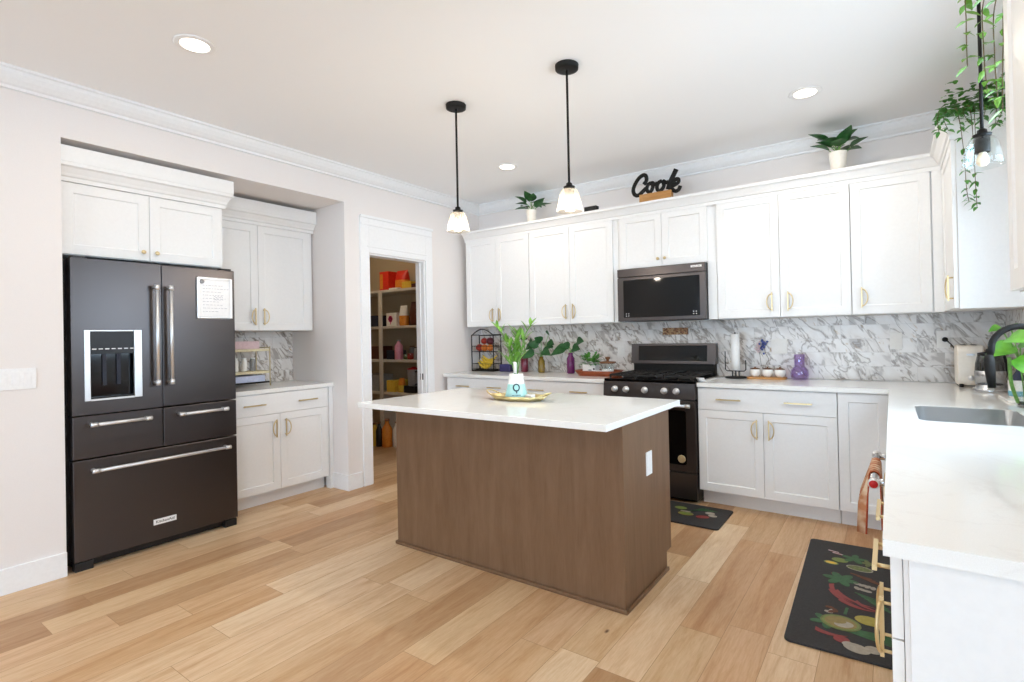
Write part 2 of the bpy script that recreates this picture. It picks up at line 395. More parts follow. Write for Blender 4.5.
# ---------------------------------------------------------------- room shell
H = 2.757; XE = 4.44; YS = -11.0; XF = 7.6; AY0, AY1, AZ = -3.65, -1.79, 2.4656; DY0, DY1, DZ = -1.545, -.862, 2.052
struct('floor', B().box((-2.6, YS - .1, -.06), (XF + .1, .12, 0)), 'oak_floor')
struct('ceiling', B().box((-2.6, YS - .1, H), (XF + .1, .12, H + .08)), 'ceiling_paint')
struct('wall_back', B().box((-2.6, 0, 0), (XE + .1, .12, H)), 'wall_paint')
w = B(); T = -.115
w.box((T, YS, 0), (0, AY0, H)).box((T, AY0, AZ), (0, AY1, H)).box((T, AY1, 0), (0, DY0, H)).box((T, DY0, DZ), (0, DY1, H)).box((T, DY1, 0), (0, 0, H))
struct('wall_left', w, 'wall_paint')
w = B(); w.box((-.93, AY0 - .1, 0), (-.82, AY1 + .1, H)).box((-.82, AY0 - .1, 0), (T, AY0, H)).box((-.82, AY1, 0), (T, AY1 + .1, H)).box((-.82, AY0, AZ), (T, AY1, H))
struct('wall_alcove', w, 'wall_paint')
w = B(); w.box((-2.4, -1.69, 0), (-2.3, 0, H)).box((-2.3, -1.69, 0), (-.93, -1.60, H)); struct('wall_pantry', w, 'pantry_paint')
w = B(); w.box((-2.3, -.004, .0), (T, -.0005, H)).box((T - .004, -1.6, DZ), (T, -.004, H)).box((T - .004, -1.6, 0), (T, DY0, DZ)).box((T - .004, DY1, 0), (T, -.004, DZ)); struct('wall_pantry_lining', w, 'pantry_paint')
# right wall with an added, unseen window over the sink that lets daylight in
WY0, WY1, WZ0, WZ1 = -2.5, -1.5, 1.12, 2.2
w = B(); w.box((XE, WY1, 0), (XE + .12, 0, H)).box((XE, -3.45, 0), (XE + .12, WY0, H)).box((XE, WY0, 0), (XE + .12, WY1, WZ0)).box((XE, WY0, WZ1), (XE + .12, WY1, H))
w.box((XE + .12, -3.45, 0), (XF, -3.33, H)); struct('wall_right', w, 'wall_paint')
w = B(); w.box((XF, YS, 0), (XF + .1, -9.6, H)).box((XF, -6.0, 0), (XF + .1, -3.33, H)).box((XF, -9.6, 0), (XF + .1, -6.0, .4)).box((XF, -9.6, 2.4), (XF + .1, -6.0, H)); struct('wall_east', w, 'wall_paint')
w = B(); w.box((-.115, YS - .1, 0), (.2, YS, H)).box((5.0, YS - .1, 0), (XF + .1, YS, H)).box((.2, YS - .1, 2.45), (5.0, YS, H)).box((.2, YS - .1, 0), (5.0, YS, .12)); struct('wall_south', w, 'wall_paint')
def window(name, M, u0, u1, z0, z1, cols, th=.1):
    b = B(M)
    b.box((u0, -th, z0), (u0 + .05, .02, z1)).box((u1 - .05, -th, z0), (u1, .02, z1)).box((u0 + .05, -th, z0), (u1 - .05, .02, z0 + .05)).box((u0 + .05, -th, z1 - .05), (u1 - .05, .02, z1))
    for k in range(1, cols):
        u = u0 + (u1 - u0) * k / cols; b.box((u - .03, -.07, z0 + .05), (u + .03, 0, z1 - .05))
    o = struct(name, b, 'trim_paint')
    ORG[o.name] = ORG[o.name]
    make('pane', B(M).box((u0 + .05, -.045, z0 + .05), (u1 - .05, -.04, z1 - .05)), 'window_glass', o)
window('added_window_1', FW(XE), WY0, WY1, WZ0, WZ1, 2); window('added_window_2', FW(XF), -9.6, -6.0, .4, 2.4, 3)  # both windows are added and out of view, to bring daylight in
window('added_window_3', Matrix(((1, 0, 0, 0), (0, 1, 0, YS), (0, 0, 1, 0), (0, 0, 0, 1))), .2, 5.0, .12, 2.45, 4)  # invented window behind the camera, sized for the daylight it admits
# ground outside
struct('trim_terrace', B().box((-3, -16, -.1), (14, YS - .12, -.06)), 'pot_ceramic')

# crown moulding of walls: profile (distance from wall, drop below ceiling)
CP = [(0, 0), (.092, 0), (.092, .012), (.08, .018), (.074, .034), (.058, .058), (.034, .078), (.02, .084), (.018, .098), (0, .1)]
def crown(name, path_fn, a, b): struct(name, path_fn(a, b), 'trim_paint')
def crownW(x, s, y0, y1, miter0, miter1):     # along y, projecting +x if s=1
    b = B(); n = len(CP); vs = [(x + s * d, y0 + miter0 * d, H - h) for d, h in CP] + [(x + s * d, y1 - miter1 * d, H - h) for d, h in CP]
    b.add(vs, [tuple(range(n)), tuple(range(2 * n - 1, n - 1, -1))] + [(i, (i + 1) % n, n + (i + 1) % n, n + i) for i in range(n)]); return b
def crownB(y, s, x0, x1, m0, m1):
    b = B(); n = len(CP); vs = [(x0 + m0 * d, y + s * d, H - h) for d, h in CP] + [(x1 - m1 * d, y + s * d, H - h) for d, h in CP]
    b.add(vs, [tuple(range(n)), tuple(range(2 * n - 1, n - 1, -1))] + [(i, (i + 1) % n, n + (i + 1) % n, n + i) for i in range(n)]); return b
struct('trim_1', crownW(0, 1, YS, 0, 1, 1), 'trim_paint'); struct('trim_2', crownB(0, -1, 0, XE, 1, 1), 'trim_paint')
struct('trim_3', crownW(XE, -1, -3.45, 0, 0, 1), 'trim_paint')
# baseboards
w = B(); w.box((.0, YS, 0), (.015, AY0, .135)).box((.0, AY1, 0), (.015, -1.655, .135)).box((-.2, AY1 - .015, 0), (.015, AY1, .135)); struct('baseboard_left', w, 'trim_paint', .003)
struct('baseboard_back', B().box((.015, -.62, 0), (.016, -.002, .13)).box((0.0, -.762, 0), (.015, -.002, .135)), 'trim_paint')
# pantry doorway trim: jamb, side casings and the tall built-up head
w = B()
w.box((T, DY0 - .001, 0), (.004, DY0 + .012, DZ)).box((T, DY1 - .012, 0), (.004, DY1 + .001, DZ)).box((T, DY0 + .012, DZ - .012), (.004, DY1 - .012, DZ + .001))
w.box((.0, DY0 - .095, 0), (.018, DY0 - .004, 2.375)).box((.0, DY1 + .004, 0), (.018, DY1 + .095, 2.375))
w.box((.0, DY0 - .004, DZ + .004), (.018, DY1 + .004, 2.375))
w.box((.018, DY0 - .02, DZ + .055), (.024, DY1 + .02, DZ + .068)).box((.018, DY0 - .09, 2.30), (.026, DY1 + .09, 2.318)).box((.018, DY0 - .1, 2.362), (.032, DY1 + .1, 2.385))
w.box((-.06, DY0 + .012, 0), (-.045, DY0 + .022, DZ - .012)).box((-.06, DY1 - .022, 0), (-.045, DY1 - .012, DZ - .012))
struct('trim_door', w, 'trim_paint', .0015)
w = B(); w.box((-.075, DY1 - .0135, .868), (-.03, DY1 - .0115, .93)); solo('strike_plate', w, 'dark_steel', 'small dark latch strike plate on the right jamb of the pantry doorway', 'strike plate')
# backsplash tiles (set on the walls, a structure)
w = B(); w.box((.02, -.010, .916), (XE - .001, -.0005, 1.388)).box((1.858, -.010, .6), (2.617, -.0005, .916)); struct('trim_backsplash', w, 'marble_tile_back')
w = B(); w.box((XE - .010, -3.4, .916), (XE - .0005, -.011, 1.10)).box((XE - .010, -1.47, 1.10), (XE - .0005, -.011, 1.388)); struct('trim_backsplash_right', w, 'marble_tile_left')
w = B(); w.box((-.8195, -2.70, .916), (-.810, AY1 - .001, 1.372)); struct('trim_backsplash_alcove', w, 'marble_tile_left')

# ---------------------------------------------------------------- cabinetry
def door_mesh(M, u0, u1, z0, z1, bd=.057, th=.02, rec=.008):
    b = B(M); w = th; g = .004
    def ring(d, ww): return [(u0 + d, ww, z0 + d), (u1 - d, ww, z0 + d), (u1 - d, ww, z1 - d), (u0 + d, ww, z1 - d)]
    vs = ring(0, .001) + ring(0, w) + ring(bd, w) + ring(bd + g, w - rec)
    fs = [(3, 2, 1, 0)] + [(a + i, a + (i + 1) % 4, a + 4 + (i + 1) % 4, a + 4 + i) for a in (0, 4, 8) for i in range(4)] + [(12, 13, 14, 15)]
    return b.add(vs, fs)
def slab_mesh(M, u0, u1, z0, z1, th=.02): return B(M).box((u0, .001, z0), (u1, th, z1))
def bar_pull(M, uc, z, L=.17, th=.02):
    b = B(M); b.box((uc - L / 2, th + .024, z - .005), (uc + L / 2, th + .033, z + .005))
    for s in (-1, 1): b.cyl((uc + s * L * .38, th, z), (uc + s * L * .38, th + .026, z), .0045, n=10)
    return b
def moon_pull(M, u, zc, side, h=.14, r=.034, th=.02):
    """half-moon pull: straight bar along the door edge, arc bulging to the given side"""
    b = B(M); b.box((u - .004, th + .018, zc - h / 2), (u + .004, th + .026, zc + h / 2))
    pts = [(u + side * r * math.sin(t), th + .022 + .009 * math.sin(t), zc - (h / 2 - .012) * math.cos(t)) for t in [PI * k / 14 for k in range(15)]]
    b.tube(pts, .0042, 8)
    for s in (-1, 1): b.cyl((u, th, zc + s * (h / 2 - .014)), (u, th + .02, zc + s * (h / 2 - .014)), .004, n=8)
    return b
def knob_pull(M, u, z, th=.02):
    b = B(M); n = [(.005, th), (.005, th + .012), (.012, th + .016), (.013, th + .022), (.010, th + .026), (0, th + .027)]
    vs = b.lathe((u, 0, z), n, 16, axis='y'); return b
def pullpart(parent, pb): make('handle', pb, 'brass', parent)
GAP = .0015
def base_cab(name, label, M, origin, u0, u1, depth, doors, drawer=None, pulls=(), group=None, toe=.075, ztop=.883, dz=.715, cat='cabinet', extra=None):
    """doors: (ua, ub, handle u or None, side)"""
    t = thing(name, label, cat, origin, group)
    b = B(M); b.box((u0, -depth, .112), (u1, 0, ztop)).box((u0 + .001, -depth + .01, .0), (u1 - .001, -toe, .112))
    if extra: extra(b)
    make('body', b, 'cabinet_paint', t)
    for ua, ub, hu, sd in doors:
        top = dz - GAP if drawer else ztop - .004
        d = make('door', door_mesh(M, ua + GAP, ub - GAP, .116, top), 'cabinet_paint', t, .0012)
        if hu is not None: pullpart(d, moon_pull(M, hu, top - .115, sd))
    if drawer:
        for ua, ub, ps in drawer:
            d = make('drawer', slab_mesh(M, ua + GAP, ub - GAP, dz + GAP, ztop - .006), 'cabinet_paint', t, .0015)
            for p in ps: pullpart(d, bar_pull(M, p, (dz + ztop) / 2 - .002))
    return t
def wall_cab(name, label, M, origin, u0, u1, z0, z1, depth, doors, group=None, knobs=False, knobz=.07, strip=None):
    t = thing(name, label, 'cabinet', origin, group)
    b = B(M); b.box((u0, -depth, z0), (u1, 0, z1 + .01))
    make('body', b, 'cabinet_paint', t)
    if strip: make('corner_strip', B(M).box((strip[0], .001, z0 + .002), (strip[1], .02, z1)), 'cabinet_paint', t)
    for ua, ub, hu, sd in doors:
        d = make('door', door_mesh(M, ua + GAP, ub - GAP, z0 + .004, z1 - .002), 'cabinet_paint', t, .0012)
        if hu is not None: pullpart(d, knob_pull(M, hu, z0 + knobz) if knobs else moon_pull(M, hu, z0 + .115, sd))
    return t
ZB = .9145; M1 = FS(-.609)
# back run, left of the range
base_cab('base_cabinet', 'white base cabinet with one wide drawer, at the far left of the back wall', M1, (.5, -.3, 0), .06, .965, .607,
         [(.06, .5125, .465, -1), (.5125, .965, .56, 1)], [(.06, .965, (.29, .69))])
base_cab('base_cabinet', 'white base cabinet with one wide drawer, just left of the range', M1, (1.4, -.3, 0), .967, 1.856, .607,
         [(.967, 1.412, 1.364, -1), (1.412, 1.856, 1.459, 1)], [(.967, 1.856, (1.17, 1.61))])
base_cab('base_cabinet', 'white base cabinet with two shaker doors under one drawer, right of the range', M1, (3.08, -.3, 0), 2.618, 3.52, .607,
         [(2.618, 3.07, 3.03, -1), (3.07, 3.52, 3.108, 1)], [(2.618, 3.52, (2.842, 3.293))])
base_cab('base_cabinet', 'narrow white corner base cabinet with one full height door and no drawer', M1, (3.68, -.3, 0), 3.522, 3.829, .607,
         [(3.522, 3.800, None, 1)])
# right run (faces west)
M2 = FW(3.83)
base_cab('sink_base_cabinet', 'white base cabinet carrying the undermount sink', M2, (4.1, -1.5, 0), -2.04, -.652, .50, [(-2.04, -1.56, -1.605, -1), (-1.56, -1.08, -1.515, 1)], None, ztop=.66, cat='cabinet')
base_cab('base_cabinet', 'white end base cabinet of the right counter, nearest the camera, with drawer', M2, (4.1, -3.0, 0), -3.385, -2.645, .60,
         [(-3.385, -3.06, -3.10, -1), (-3.06, -2.645, -3.02, 1)], [(-3.385, -2.645, (-3.185, -2.84))])
solo('end_panel', B().box((3.838, -3.406, 0), (4.436, -3.387, .883)), 'cabinet_paint', 'flat white panel closing the near end of the right counter', 'panel', bevel=.001)
# worktops
solo('countertop', B().box((.025, -.65, .884), (1.857, -.011, ZB)), 'quartz', 'white quartz worktop on the back wall, left of the range', 'countertop', 'worktops', .002) 
def lcounter():
    b = B(); z0, z1 = .884, ZB; b.box((2.618, -.65, z0), (3.80, -.011, z1)).box((3.80, -1.2, z0), (4.429, -.011, z1)).box((3.80, -3.43, z0), (4.429, -2.1, z1))
    hole = rrect(3.905, -1.895, 4.27, -1.395, .05, 5); cx, cy = 4.0875, -1.645
    X0, X1, Y0, Y1 = 3.80, 4.429, -2.1, -1.2
    ang = sorted(set([round(math.atan2(y - cy, x - cx), 6) for x, y in hole]))
    hp = {round(math.atan2(y - cy, x - cx), 6): (x, y) for x, y in hole}
    cor = [math.atan2(y - cy, x - cx) for x in (X0, X1) for y in (Y0, Y1)]
    def out(a):
        dx, dy = math.cos(a), math.sin(a)
        t = min(((X1 if dx > 0 else X0) - cx) / dx if abs(dx) > 1e-9 else 1e9, ((Y1 if dy > 0 else Y0) - cy) / dy if abs(dy) > 1e-9 else 1e9)
        return (cx + dx * t, cy + dy * t)
    n = len(ang); vs = []; fs = []
    for a in ang: h = hp[a]; o = out(a); vs += [(*h, z0), (*h, z1), (*o, z0), (*o, z1)]
    corners = [(a, (x, y)) for x in (X0, X1) for y in (Y0, Y1) for a in [math.atan2(y - cy, x - cx)]]
    for i in range(n):
        j = (i + 1) % n; a0, a1 = ang[i], ang[j] + (2 * PI if j == 0 else 0)
        I, J = i * 4, j * 4; mid = [c for a, c in corners if a0 < a < a1 or a0 < a + 2 * PI < a1]
        fs.append((I, J, J + 1, I + 1))
        if mid:
            k = len(vs); vs += [(*mid[0], z0), (*mid[0], z1)]
            fs += [(I + 1, J + 1, J + 3, k + 1, I + 3), (I, I + 2, k, J + 2, J), (I + 2, I + 3, k + 1, k), (k, k + 1, J + 3, J + 2)]
        else: fs += [(I + 1, J + 1, J + 3, I + 3), (I, I + 2, J + 2, J), (I + 2, I + 3, J + 3, J + 2)]
    b.add(vs, fs); return b
solo('countertop', lcounter(), 'quartz', 'white quartz L-shaped worktop running from the range round under the sink to the right foreground', 'countertop')
def sink():
    b = B(); r1 = rrect(3.900, -1.90, 4.275, -1.39, .055, 5); r2 = rrect(3.885, -1.915, 4.29, -1.375, .06, 5); r3 = rrect(3.925, -1.875, 4.25, -1.415, .05, 5); n = len(r1)
    ra = rrect(3.9065, -1.8935, 4.2685, -1.3965, .049, 5)
    rings = [[(x, y, .8825) for x, y in r2], [(x, y, .913) for x, y in ra], [(x, y, .70) for x, y in r3], [(x * .96 + 4.0875 * .04, y * .96 - 1.645 * .04, .690) for x, y in r3],
             [(x * .96 + 4.0875 * .04, y * .96 - 1.645 * .04, .684) for x, y in r3], [(x, y, .70) for x, y in r1], [(x, y, .878) for x, y in r2]]
    vs = [p for r in rings for p in r]; fs = [(k * n + i, k * n + (i + 1) % n, (k + 1) * n + (i + 1) % n, (k + 1) * n + i) for k in (0, 1, 2, 4, 5) for i in range(n)]
    fs += [tuple(3 * n + i for i in range(n)), tuple(4 * n + i for i in range(n)), *[(6 * n + i, 6 * n + (i + 1) % n, (i + 1) % n, i) for i in range(n)]]
    return b.add(vs, fs, None, True)
sk = thing('kitchen_sink', 'stainless undermount sink let into the white worktop at the right', 'sink', (4.0875, -1.645, .684))
make('basin', sink(), 'sink_steel', sk)
make('drain', B().lathe((4.0875, -1.645, .6905), [(.045, 0), (.045, .003), (.036, .004), (.033, .001), (0, .001)]), 'chrome', sk)

# upper cabinets on the back wall
UB, UT = 1.39, 2.303; M3 = FS(-.33)
wall_cab('wall_cabinet', 'white two-door upper cabinet at the far left of the back wall', M3, (.5, -.17, UB), .092, .915, UB, UT, .328, [(.10, .505, .465, -1), (.505, .913, .545, 1)])
wall_cab('wall_cabinet', 'white two-door upper cabinet just left of the microwave', M3, (1.4, -.17, UB), .917, 1.862, UB, UT, .328, [(.919, 1.372, 1.335, -1), (1.372, 1.815, 1.409, 1)])
wall_cab('wall_cabinet', 'short white two-door upper cabinet above the microwave', M3, (2.25, -.17, 1.846), 1.864, 2.702, 1.846, UT, .328, [(1.885, 2.262, 2.232, 1), (2.262, 2.636, 2.292, 1)], None, True, .065)
wall_cab('wall_cabinet', 'white two-door upper cabinet just right of the microwave', M3, (3.15, -.17, UB), 2.704, 3.60, UB, UT, .328, [(2.706, 3.153, 3.10, -1), (3.153, 3.60, 3.207, 1)])
wall_cab('wall_cabinet', 'white single-door upper cabinet of the back wall beside the corner', M3, (3.8, -.17, UB), 3.602, 4.101, UB, UT, .328, [(3.602, 4.042, 3.66, 1)], strip=(4.049, 4.101))
t = bpy.data.objects.get('wall_cabinet')
# filler strips beside the microwave
solo('filler_strip', B().box((2.634, -.345, UB), (2.703, -.332, 1.844)), 'cabinet_paint', 'narrow white filler strip between microwave and upper cabinet to its right', 'filler strip')
M4 = FW(4.12)
wall_cab('wall_cabinet', 'white upper cabinet on the right wall with its blue-lit side turned to the camera', M4, (4.3, -.7, UB), -1.0, -.351, UB, UT, .318, [(-.985, -.352, -.93, 1)])
wall_cab('wall_cabinet', 'white upper cabinet at the right edge of the picture, nearest the camera', M4, (4.3, -3.0, UB), -3.5, -2.575, UB, UT, .318, [(-3.04, -2.577, None, 1), (-3.5, -3.04, None, 1)])
# cabinet crown: one continuous moulding following the cabinet tops
KP = [(-.012, -.012), (.004, -.012), (.004, .012), (.014, .018), (.02, .032), (.04, .062), (.056, .07), (.056, .09), (-.03, .09)]
def kcrown(path, z):
    """path: list of (x, y, nx, ny) with n the outward offset direction (mitred)"""
    b = B(); n = len(KP); vs = [(x + d * nx, y + d * ny, z + h) for x, y, nx, ny in path for d, h in KP]
    fs = [(k * n + i, k * n + (i + 1) % n, (k + 1) * n + (i + 1) % n, (k + 1) * n + i) for k in range(len(path) - 1) for i in range(n)]
    fs += [tuple(range(n)), tuple(range(len(path) * n - 1, (len(path) - 1) * n - 1, -1))]
    return b.add(vs, fs)
b = kcrown([(.092, -.352, -.0, -1), (4.098, -.352, -1, -1), (4.098, -1.002, -1, -1), (4.436, -1.002, 0, -1)], 2.303)
b.box((.092, -.345, 2.314), (4.436, -.002, 2.391)).box((4.10, -1.0, 2.314), (4.436, -.345, 2.391))
solo('cabinet_crown', b, 'cabinet_paint', 'white crown moulding running along the tops of the back wall upper cabinets', 'crown moulding')
b = kcrown([(4.436, -2.573, 0, 1), (4.098, -2.573, -1, 1), (4.098, -3.5, -1, 0)], 2.303); b.box((4.10, -3.5, 2.314), (4.436, -2.575, 2.391))
solo('cabinet_crown', b, 'cabinet_paint', 'white crown moulding on the upper cabinet at the right edge of the picture', 'crown moulding')

# fridge alcove
M5 = FE(-.215); M6 = FE(-.47); M7 = FE(-.09)
base_cab('base_cabinet', 'white base cabinet with drawer in the alcove, right of the refrigerator', M5, (-.5, -2.25, 0), -2.706, -1.83, .60,
         [(-2.706, -2.278, -2.318, -1), (-2.278, -1.85, -2.238, 1)], [(-2.706, -1.85, (-2.49, -2.045))])
solo('filler_strip', B().box((-.26, -1.829, 0), (-.20, -1.7925, .883)), 'cabinet_paint', 'white filler strip between alcove base cabinet and the wall', 'filler strip')
solo('countertop', B().box((-.81, -2.708, .884), (-.185, -1.7925, ZB)), 'quartz', 'short white quartz worktop in the alcove beside the refrigerator', 'countertop', None, .002)
wall_cab('wall_cabinet', 'white two-door upper cabinet in the alcove, right of the refrigerator', M6, (-.65, -2.2, 1.375), -2.72, -1.80, 1.375, 2.245, .34, [(-2.715, -2.30, -2.335, -1), (-2.30, -1.835, -2.262, 1)])
wall_cab('wall_cabinet', 'white two-door upper cabinet right above the refrigerator', M7, (-.4, -3.2, 1.815), -3.646, -2.745, 1.815, 2.236, .70, [(-3.64, -3.20, -3.24, 1), (-3.20, -2.76, -3.165, 1)], None, True, .055)
b = kcrown([(-.068, -3.648, 1, 0), (-.068, -2.735, 1, .6), (-.40, -2.735, 0, .6)], 2.25)
b.box((-.76, -3.648, 2.262), (-.075, -2.724, 2.33)).box((-.76, -3.648, 2.3405), (-.010, -2.70, 2.43))
solo('cabinet_crown', b, 'cabinet_paint', 'white crown and fascia board on top of the cabinet above the refrigerator', 'crown moulding')
b = kcrown([(-.45, -2.69, 1, 0), (-.45, -1.793, 1, 0)], 2.257); b.box((-.80, -2.69, 2.269), (-.455, -1.793, 2.345)).box((-.80, -2.69, 2.3475), (-.392, -1.795, 2.43))
solo('cabinet_crown', b, 'cabinet_paint', 'white crown and fascia on the alcove upper cabinet right of the refrigerator', 'crown moulding')

# ---------------------------------------------------------------- refrigerator
FX = .012
fr = thing('refrigerator', 'dark stainless four-door refrigerator with ice dispenser in the left alcove', 'refrigerator', (-.4, -3.17, 0))
b = B(); b.box((-.80, -3.643, .03), (-.062, -2.722, 1.785)).box((-.80, -3.60, 0), (-.06, -2.737, .03)); make('case', b, 'black_case', fr, .004)
b = B(); b.box((-.06, -3.605, .012), (-.035, -2.737, .052)); b.box((-.05, -3.615, 0), (.004, -3.53, .05)).box((-.05, -2.80, 0), (.004, -2.722, .05)); make('grille', b, 'black_plastic', fr, .003)
for y in (-3.61, -2.80): make('hinge_cover', B().box((-.06, y, 1.791), (-.005, y + .07, 1.803)), 'black_plastic', fr, .003)
G = .004; X0 = -.058
L0, L1, DA, DB = -3.62, -3.172, (-3.557, .972), (-3.287, 1.370)
b = B(); b.box((X0, L0, .8875), (FX, DA[0], 1.79)).box((X0, DB[0], .8875), (FX, L1, 1.79)).box((X0, DA[0], .8875), (FX, DB[0], DA[1])).box((X0, DA[0], DB[1]), (FX, DB[0], 1.79))
dl = make('door', b, 'black_stainless', fr)
dr = make('door', B().box((X0, -3.168, .8875), (FX, -2.717, 1.79)), 'black_stainless', fr, .005)
w1 = make('drawer', B().box((X0, -3.62, .636), (FX, -3.172, .8805)), 'black_stainless', fr, .005)
w2 = make('drawer', B().box((X0, -3.168, .636), (FX, -2.717, .8805)), 'black_stainless', fr, .005)
w3 = make('drawer', B().box((X0, -3.62, .056), (FX, -2.717, .629)), 'black_stainless', fr, .005)
def fhandle(a, b_, parent, lab=None):
    a, b_ = Vector(a), Vector(b_); d = (b_ - a).normalized(); q = B(); q.cyl(a, b_, .0105, n=16)
    for p in (a, b_):
        q.cyl(p - d * .016, p + d * .016, .0135, n=16)
        q.cyl((FX, p.y, p.z), (p.x, p.y, p.z), .0105, n=14)
    o = make('handle', q, 'chrome', parent); o['label'] = 'polished steel bar handle'; return o
fhandle((.066, -3.212, 1.045), (.066, -3.212, 1.64), dl); fhandle((.066, -3.135, 1.045), (.066, -3.135, 1.64), dr)
fhandle((.066, -3.535, .832), (.066, -3.265, .832), w1); fhandle((.066, -3.08, .832), (.066, -2.812, .832), w2); fhandle((.066, -3.53, .567), (.066, -2.80, .567), w3)
dp = B(); y0, y1, z0, z1 = DA[0], DB[0], DA[1], DB[1]
dp.box((X0 - .001, y0, z0), (-.045, y1, z1), 'black_plastic'); dp.box((-.045, y0, z0), (FX - .012, y0 + .004, z1), 'black_plastic').box((-.045, y1 - .004, z0), (FX - .012, y1, z1), 'black_plastic')
dp.box((-.045, y0 + .004, z1 - .135), (FX - .004, y1 - .004, z1 - .004), 'black_plastic'); dp.box((-.045, y0 + .004, z0), (FX - .006, y1 - .004, z0 + .012), 'black_plastic')
dp.box((-.045, y0 + .03, z0 + .012), (-.03, y1 - .03, z1 - .135), 'display_dark')
dpo = make('dispenser', dp, None, dl)
q = B(); q.box((FX - .012, y0 - .006, z0 - .006), (FX + .006, y0 + .022, z1 + .006)).box((FX - .012, y1 - .034, z0 - .006), (FX + .006, y1 + .006, z1 + .006)).box((FX - .012, y0 + .022, z1 - .002), (FX + .004, y1 - .034, z1 + .006)).box((FX - .012, y0 + .022, z0 - .008), (FX + .006, y1 - .034, z0 + .003))
make('bezel', q, 'chrome', dpo, .002)['label'] = 'shiny steel frame'
for y in (-3.459, -3.389):
    q = B(); q.box((-.03, y - .009, 1.05), (-.018, y + .009, 1.235)); make('lever', q, 'dark_box', dpo)
q = B(); 
for k in range(7): q.box((FX - .004, -3.525 + k * .031, 1.262 + .001 * (k % 2)), (FX - .0032, -3.505 + k * .031, 1.268))
make('button_marks', q, 'white_plastic', dpo)
bd = make('badge', B().box((FX, -3.232, .153), (FX + .003, -3.104, .188)), 'white_plastic', w3, .001)
MT = Matrix(((0, 0, 1, FX + .0035), (1, 0, 0, -3.168), (0, 1, 0, .1705), (0, 0, 0, 1)))
make('lettering', text_builder('KitchenAid', .023, MT, .001, 'matte_black'), None, bd)
# message board on the right door
wb = thing('message_board', 'small white memo board with faint handwriting on the right refrigerator door', 'whiteboard', (FX + .002, -2.85, 1.45))
make('panel', B().rbox((FX + .001, -2.957, 1.463), (FX + .009, -2.748, 1.717), .01, axis='x'), 'white_plastic', wb)
q = B(); 
for (ya, yb, za, zb) in ((-2.967, -2.950, 1.452, 1.728), (-2.755, -2.738, 1.452, 1.728), (-2.95, -2.755, 1.452, 1.466), (-2.95, -2.755, 1.714, 1.728)): q.box((FX + .001, ya, za), (FX + .014, yb, zb))
make('frame', q, 'chrome', wb, .004)
q = B()
for k in range(9):
    z = 1.675 - k * .022; y = -2.93
    while y < -2.80 + .03 * math.sin(k * 2.1):
        L = random.uniform(.008, .022); q.box((FX + .009, y, z), (FX + .0095, y + L, z + .0022)); y += L + .007
for k in range(2): q.tube([(FX + .0095, -2.86 + .006 * i, 1.60 - .018 * k + .004 * math.sin(i * 1.7)) for i in range(11)], .0012, 5)
make('handwriting', q, 'ink', wb)
make('magnet', B().lathe((FX + .009, -2.935, 1.70), [(.014, 0), (.014, .008), (.010, .01), (0, .01)], axis='x'), 'grey_plastic', wb)

# ---------------------------------------------------------------- range and microwave
RX0, RX1 = 1.862, 2.612
rg = thing('range', 'dark stainless gas range with five knobs on the back wall behind the island', 'range', (2.25, -.35, 0))
b = B(); b.box((RX0, -.625, .03), (RX1, -.02, .905)); b.box((RX0 + .03, -.58, 0), (RX1 - .03, -.05, .03)); make('body', b, 'dark_steel', rg, .002)
b = B(); b.box((RX0 - .001, -.66, .905), (RX1 + .001, -.065, .926)); make('cooktop', b, 'black_glass', rg, .004)
b = B(); b.prism([(-.626, .79), (-.682, .785), (-.672, .904), (-.626, .904)], RX0, RX1, 'x'); cp = make('control_panel', b, 'black_stainless', rg, .002)
for kx in (1.965, 2.063, 2.220, 2.377, 2.472):
    q = B(); q.lathe((kx, -.676, .845), [(.026, 0), (.026, -.006), (.021, -.008), (.0195, -.03), (.016, -.033), (0, -.033)], 22, axis='y'); q.box((kx - .004, -.714, .827), (kx + .004, -.708, .863))
    make('knob', q, 'chrome', cp)['label'] = 'steel control knob'
b = B(); b.box((RX0 + .003, -.665, .235), (RX1 - .003, -.627, .775)); od = make('oven_door', b, 'black_stainless', rg, .004)
make('oven_window', B().rbox((RX0 + .075, -.6665, .29), (RX1 - .075, -.665, .70), .02, axis='y'), 'black_glass', od)
q = B(); q.cyl((RX0 + .06, -.715, .742), (RX1 - .06, -.715, .742), .0115, n=16)
for x in (RX0 + .08, RX1 - .08): q.cyl((x, -.665, .742), (x, -.715, .742), .009, n=12)
for x in (RX0 + .045, RX1 - .045): q.cyl((x - .016, -.715, .742), (x + .016, -.715, .742), .0145, n=16)
make('handle', q, 'chrome', od)['label'] = 'polished bar handle'
make('round_badge', B().lathe((2.50, -.6668, .335), [(.03, 0), (.03, -.002), (.022, -.003), (.02, -.002), (0, -.002)], axis='y'), 'pale_wire', od)
b = B(); b.box((RX0 + .003, -.662, .035), (RX1 - .003, -.627, .228)); make('drawer', b, 'black_stainless', rg, .004)
b = B(); b.box((RX0 + .012, -.075, .926), (RX1 - .012, -.02, 1.02), 'matte_black'); b.prism([(-.105, 1.02), (-.02, 1.02), (-.02, 1.195), (-.085, 1.195)], RX0, RX1, 'x', 'black_stainless')
bg = make('backguard', b, None, rg)
q = B(); q.prism([(-.1035, 1.045), (-.0975, 1.045), (-.0835, 1.178), (-.0905, 1.178)], RX0 + .07, RX1 - .07, 'x'); make('display', q, 'black_glass', bg)
gr = B()
